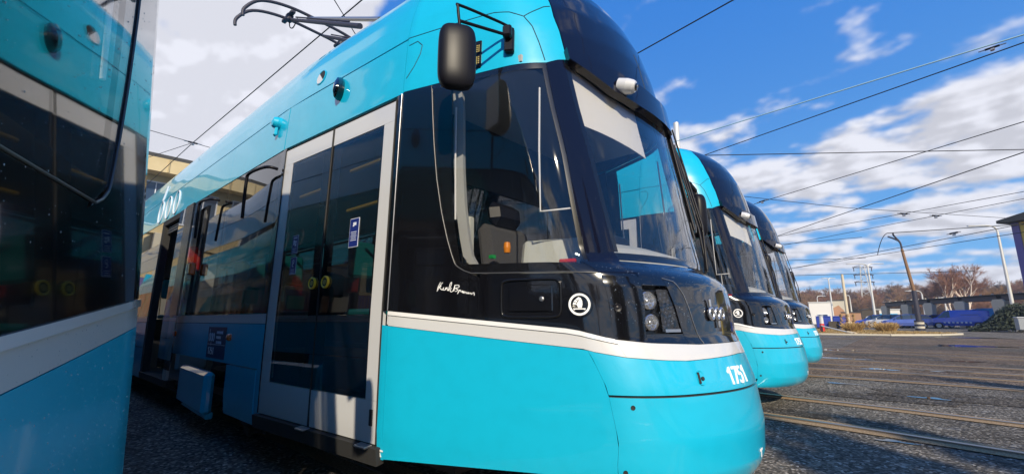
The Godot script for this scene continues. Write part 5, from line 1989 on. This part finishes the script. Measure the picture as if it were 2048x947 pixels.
	for i in cp.size():
		var back := Vector3(0.88, 0, 0.47)
		var d: Vector3 = Vector3(0.43, 0, 0.9)
		var b := Basis(d.cross(Vector3.UP) * -1.0, Vector3.UP, d)
		var s := mb()
		poly(s, PackedVector2Array([Vector2(-0.45, 0.0), Vector2(0.45, 0.0), Vector2(0.85, 2.6), Vector2(0.6, 2.85), Vector2(-0.6, 2.85), Vector2(-0.85, 2.6)]), Transform3D(Basis(d, Vector3.UP, d.cross(Vector3.UP)), cp[i] + Vector3(0, 0, 0)), 0.4)
		obj("support", s, M.concrete, sh)
		if i < cp.size() - 1:
			var m: Vector3 = (cp[i] + cp[i + 1]) * 0.5
			var dd: Vector3 = (cp[i + 1] - cp[i])
			var l := dd.length()
			dd = dd.normalized()
			var bb := Basis(dd, Vector3.UP, dd.cross(Vector3.UP))
			var bm := mb()
			box(bm, m + Vector3(0, 2.98, 0), Vector3(l - 0.5, 0.52, 0.5), bb, 0.04)
			obj("beam", bm, M.pole_dark, sh)
			var rf := mb()
			box(rf, m + Vector3(0, 3.28, 0) - bb.z * 1.2, Vector3(l - 0.12, 0.08, 3.4), bb)
			obj("roof_slab", rf, M.roofing, sh)
			for k in 3:
				var kn := mb()
				box(kn, m + dd * (k - 1) * l * 0.3 + Vector3(0, 3.38, 0), Vector3(0.16, 0.12, 0.16), bb, 0.03)
				obj("roof_knob", kn, M.concrete, sh)
	# yellow building on the right
	var yb := thing("yellow_building", "yellow building with dark eaves and a blue window band at the right edge", "building", Vector3(8.15, 0, -58.7), -0.62)
	var w := mb()
	box(w, Vector3(8.0, 4.7, -5.0), Vector3(16.0, 9.4, 10.0))
	obj("wall", w, M.wall_yellow, yb)
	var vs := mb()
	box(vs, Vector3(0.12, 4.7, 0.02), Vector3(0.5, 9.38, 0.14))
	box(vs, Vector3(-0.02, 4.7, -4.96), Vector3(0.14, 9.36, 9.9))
	obj("painted_shade_side", vs, M.gate_violet_shade, yb)  # violet is the side wall's shade, put into its colour
	var rf2 := mb()
	poly(rf2, PackedVector2Array([Vector2(-0.6, 9.42), Vector2(17.0, 9.42), Vector2(17.0, 9.62), Vector2(8.0, 11.3), Vector2(-0.6, 9.68)]), Transform3D(Basis(), Vector3(0, 0, -11.0)), 12.0)
	obj("roof", rf2, M.roofing, yb)
	for k in 5:
		window_in(yb, Transform3D(Basis(), Vector3(2.2 + k * 2.7, 6.6, 0.03)), 2.2, 1.5, 2)
		window_in(yb, Transform3D(Basis(), Vector3(2.2 + k * 2.7, 2.9, 0.03)), 2.2, 1.7, 2)

# ------------------------------------------------------------------ trees, woods, far buildings
func grow(limbs: SurfaceTool, twigs: SurfaceTool, r: RandomNumberGenerator, a: Vector3, d: Vector3, l: float, rad: float, level: int, spread: float) -> void:
	var b := a + d * l
	var m := a.lerp(b, 0.5) + Vector3(r.randf_range(-1, 1), 0, r.randf_range(-1, 1)) * l * 0.05
	if level >= 4:
		for k in 8:
			var e := (d + Vector3(r.randf_range(-1, 1), r.randf_range(-0.7, 0.7), r.randf_range(-1, 1)) * 0.8).normalized()
			var s := a.lerp(b, r.randf_range(0.1, 1.0))
			tube(twigs, [s, s + e * l * r.randf_range(0.5, 1.0) - Vector3(0, l * 0.12, 0)], rad * 0.9, 3, rad * 0.35, false)
		tube(twigs, [a, b], rad, 3, rad * 0.5, false)
		return
	tube(limbs if level < 3 else twigs, [a, m, b], rad, 5 if level < 2 else 3, rad * 0.62, false)
	var n := 3 if level == 0 else 4
	for k in n + (2 if level == 0 else 0):
		var f := r.randf_range(0.35, 1.0) if k > 0 else 1.0
		var s := a.lerp(m, f * 2.0) if f < 0.5 else m.lerp(b, f * 2.0 - 1.0)
		var ang := r.randf() * TAU
		var side := d.cross(Vector3(cos(ang), 0.13, sin(ang))).normalized()
		var e := (d + side * spread * r.randf_range(0.55, 1.2) + Vector3(0, 0.12, 0)).normalized()
		if k == 0:
			e = (d + side * 0.22).normalized()
		grow(limbs, twigs, r, s, e, l * r.randf_range(0.58, 0.80), rad * 0.58, level + 1, spread)

func bare_tree(sd: int, h: float, spread: float) -> Array:
	var r := RandomNumberGenerator.new()
	r.seed = sd
	var limbs := mb()
	var twigs := mb()
	grow(limbs, twigs, r, Vector3.ZERO, Vector3(r.randf_range(-0.06, 0.06), 1, r.randf_range(-0.06, 0.06)).normalized(), h * 0.34, h * 0.017, 0, spread)
	return [limbs.commit(), twigs.commit()]

func plant(meshes: Array, label: String, p: Vector3, turn: float, size: float, bark: Material, twig: Material, grp: String, nm := "bare_tree") -> void:
	var t := thing(nm, label, "tree", p, turn, grp)
	for k in 2:
		var o := MeshInstance3D.new()
		o.name = ["trunk", "crown"][k]
		o.mesh = meshes[k]
		o.material_override = [bark, twig][k]
		o.scale = Vector3.ONE * size
		t.add_child(o)

func build_far() -> void:
	# low wooded rise behind everything
	var r := RandomNumberGenerator.new()
	r.seed = 99
	var hl := mb()
	var nz := FastNoiseLite.new()
	nz.seed = 3
	nz.frequency = 0.012
	var hy := func(x: float, z: float) -> float: return maxf(-0.5, (smoothstep(-135.0, -235.0, z) * (7.4 + 2.5 * nz.get_noise_2d(x, z)) - 0.4) * (1.0 if x < 60 else 1.0))
	for i in 40:
		for j in 14:
			var x0 := -260.0 + i * 13.0
			var z0 := -130.0 - j * 13.0
			var a := Vector3(x0, hy.call(x0, z0), z0)
			var b := Vector3(x0 + 13, hy.call(x0 + 13, z0), z0)
			var c := Vector3(x0 + 13, hy.call(x0 + 13, z0 - 13), z0 - 13)
			var d := Vector3(x0, hy.call(x0, z0 - 13), z0 - 13)
			q4(hl, a, b, c, d, Vector3(0, 1, 0.15).normalized())
	struct("wooded_hill", hl, M.hill)
	var kinds := []
	for k in 4:
		kinds.append(bare_tree(20 + k, 9.0, 0.62))
	for k in 4:
		for part_ in 2:
			var mm := MultiMesh.new()
			mm.transform_format = MultiMesh.TRANSFORM_3D
			mm.mesh = kinds[k][part_]
			var xs := []
			var rr := RandomNumberGenerator.new()
			rr.seed = 300 + k
			for i in 150:
				var z := rr.randf_range(-250, -132)
				var x := rr.randf_range(-70, 75)
				var s := rr.randf_range(0.5, 0.9)
				xs.append(Transform3D(Basis(Vector3.UP, rr.randf() * TAU).scaled(Vector3(s * 1.25, s, s * 1.25)), Vector3(x, hy.call(x, z) - 0.2, z)))
			mm.instance_count = xs.size()
			for i in xs.size():
				mm.set_instance_transform(i, xs[i])
			var o := MultiMeshInstance3D.new()
			o.name = numbered("far_woods")
			o.multimesh = mm
			o.material_override = M.bark if part_ == 0 else [M.twig_brown, M.twig_red, M.twig_brown, M.twig_dark][k]
			o.set_meta("kind", "stuff")
			tag(o, "brown leafless woods on the rise behind the yard", "woods", "leafless woods")
			add_child(o)
	# birches behind the shelter
	var bt := [bare_tree(7, 12.5, 0.5), bare_tree(8, 12.0, 0.6), bare_tree(12, 11.0, 0.55)]
	plant(bt[0], "tallest birch with a pale trunk in the middle of the clump", Vector3(6.6, 0, -126.0), 0.3, 1.08, M.bark_birch, M.twig_red, "birches behind the shelter", "birch_tree")
	plant(bt[1], "reddish birch at the right of the clump", Vector3(9.6, 0, -127.5), 1.7, 1.08, M.bark_birch, M.twig_red, "birches behind the shelter", "birch_tree")
	plant(bt[2], "birch with thin branches right behind the tallest one", Vector3(8.0, 0, -131.0), 3.0, 1.18, M.bark_birch, M.twig_red, "birches behind the shelter", "birch_tree")
	plant(bt[1], "low birch at the left edge of the clump", Vector3(4.2, 0, -128.0), 4.1, 0.72, M.bark_birch, M.twig_red, "birches behind the shelter", "birch_tree")
	plant(bt[0], "rightmost smaller birch near the tall white lamp post", Vector3(13.8, 0, -128.0), 2.2, 0.70, M.bark_birch, M.twig_brown, "birches behind the shelter", "birch_tree")
	# far buildings
	var hut := thing("dark_hut", "small dark hut with a white dish on its front", "hut", Vector3(-4.6, 0, -95.8), 0.1)
	var w := mb()
	box(w, Vector3(0, 1.2, 0), Vector3(2.3, 2.4, 2.5))
	obj("wall", w, M.hut_wall, hut)
	var rf := mb()
	poly(rf, PackedVector2Array([Vector2(-1.4, 2.4), Vector2(1.4, 2.75), Vector2(1.4, 2.9), Vector2(-1.4, 2.55)]), Transform3D(Basis(), Vector3(0, 0, -1.4)), 2.8)
	obj("roof", rf, M.roofing, hut)
	var ds := mb()
	lathe(ds, [[0.36, 0.10], [0.25, 0.04], [0.0, 0.0]], Transform3D(Basis(), Vector3(-0.35, 1.1, 1.32)), 16)
	obj("dish", ds, M.white_paint, hut)
	var bh := thing("blue_cabin", "white cabin with a bright blue panel beside the dark hut", "cabin", Vector3(-2.5, 0, -99.5), 0.1)
	var c1 := mb()
	box(c1, Vector3(0, 1.25, 0), Vector3(3.2, 2.5, 2.4))
	obj("wall", c1, M.wall_white, bh)
	var c2 := mb()
	box(c2, Vector3(0.1, 1.35, 1.22), Vector3(2.3, 1.0, 0.06))
	obj("blue_panel", c2, M.car_cyan, bh)
	var c3 := mb()
	box(c3, Vector3(0, 2.58, 0), Vector3(3.4, 0.14, 2.6))
	obj("roof", c3, M.galvanised, bh)
	var wb := thing("white_house", "low white building past the last tram's nose", "building", Vector3(-13.2, 0, -110.0), 0.15)
	var e1 := mb()
	box(e1, Vector3(0, 2.1, 0), Vector3(3.6, 4.2, 6.0))
	obj("wall", e1, M.wall_white, wb)
	var e2 := mb()
	box(e2, Vector3(0, 4.28, 0), Vector3(3.8, 0.16, 6.2))
	obj("roof", e2, M.galvanised, wb)
	window_in(wb, Transform3D(Basis(), Vector3(0.3, 1.2, 3.03)), 1.6, 1.4, 2)
	var bb := thing("beige_house", "beige brick building with a brown wall painting next to the white one", "building", Vector3(-10.6, 0, -113.0), 0.1)
	var f1 := mb()
	box(f1, Vector3(0, 2.3, 0), Vector3(3.0, 4.6, 5.0))
	obj("wall", f1, M.concrete, bb)
	var f2 := mb()
	poly(f2, PackedVector2Array([Vector2(-1.2, 1.6), Vector2(1.1, 1.7), Vector2(1.1, 2.6), Vector2(0.3, 3.7), Vector2(-0.6, 3.2), Vector2(-1.2, 2.4)]), Transform3D(Basis(), Vector3(0, 0, 2.51)), 0.03)
	obj("wall_painting", f2, M.wall_brick, bb)
	var f3 := mb()
	box(f3, Vector3(0, 4.68, 0), Vector3(3.2, 0.16, 5.2))
	obj("roof", f3, M.roofing, bb)
	var lowb := thing("brick_shed", "long low reddish shed behind the pale concrete pole", "building", Vector3(-6.5, 0, -108.0), 0.1)
	var g1 := mb()
	box(g1, Vector3(0, 1.1, 0), Vector3(6.0, 2.2, 3.0))
	obj("wall", g1, M.wall_brick, lowb)
	var g2 := mb()
	box(g2, Vector3(0, 2.26, 0), Vector3(6.3, 0.12, 3.3))
	obj("roof", g2, M.roofing, lowb)
	# out of view: bare trees mirrored in the black panels, conifers added to cast shadows
	var nt := [bare_tree(51, 14.0, 0.55), bare_tree(52, 13.0, 0.6)]
	for e in [[22.0, 30.0, 0, 1.0, "bare tree behind the viewer, nearest to the tracks"], [9.0, 36.0, 1, 1.1, "bare tree behind the viewer, middle one"], [-6.0, 40.0, 0, 1.05, "bare tree behind the viewer, farthest along the hall"], [36.0, 22.0, 1, 1.0, "bare tree ahead of the trams on the near side"]]:
		plant(nt[e[2]], e[4], Vector3(e[0], 0, e[1]), e[0], e[3], M.bark, M.twig_brown, "bare trees on the near side")
	var sp := [[11.18, 5.34, 10.4, "unseen conifer added for its shadow, whose tip falls nearest the trams"], [11.10, 4.00, 9.8, "smallest unseen conifer added for its shadow, towards the far end of the clump"], [14.33, 1.04, 11.8, "tallest unseen conifer added for its shadow, standing by itself"], [10.80, 5.52, 10.0, "unseen conifer added for its shadow, crowded by its neighbours"], [11.45, 6.33, 10.2, "unseen conifer added for its shadow, at the near end of the clump"]]
	for k in sp.size():
		conifer(Vector3(sp[k][0], 0, sp[k][1]), sp[k][2], k + 1, sp[k][3])

func conifer(p: Vector3, h: float, sd: int, label: String) -> void:  # unseen tree, added and shaped to cast blunt finger shadows on the asphalt
	var t := thing("shadow_conifer", label, "tree", p, sd, "unseen conifers added for their shadows")
	var r := RandomNumberGenerator.new()
	r.seed = sd + 60
	var tk := mb()
	tube(tk, [Vector3.ZERO, Vector3(0, h * 0.97, 0)], 0.16, 8, 0.02)
	obj("trunk", tk, M.bark, t)
	var cr := mb()
	for i in 7000:
		var f := sqrt(r.randf())
		var y := h * (1.0 - f) * 0.94 + h * 0.04
		var a := r.randf() * TAU
		var reach := minf(0.85, 0.40 * sqrt(h - y)) * r.randf_range(0.5, 1.0) + 0.05
		var d := Vector3(cos(a), -0.25, sin(a))
		var s := Vector3(0, y + reach * 0.25, 0) + d * reach * r.randf_range(0.0, 0.6)
		var e := d.cross(Vector3.UP).normalized() * 0.14
		var n := (Vector3(d.x, 0.6, d.z)).normalized()
		t3(cr, s - e, s + e, s + d * reach * 0.6 + Vector3(0, -0.04, 0), n, n, n)
	obj("crown", cr, M.conifer, t)
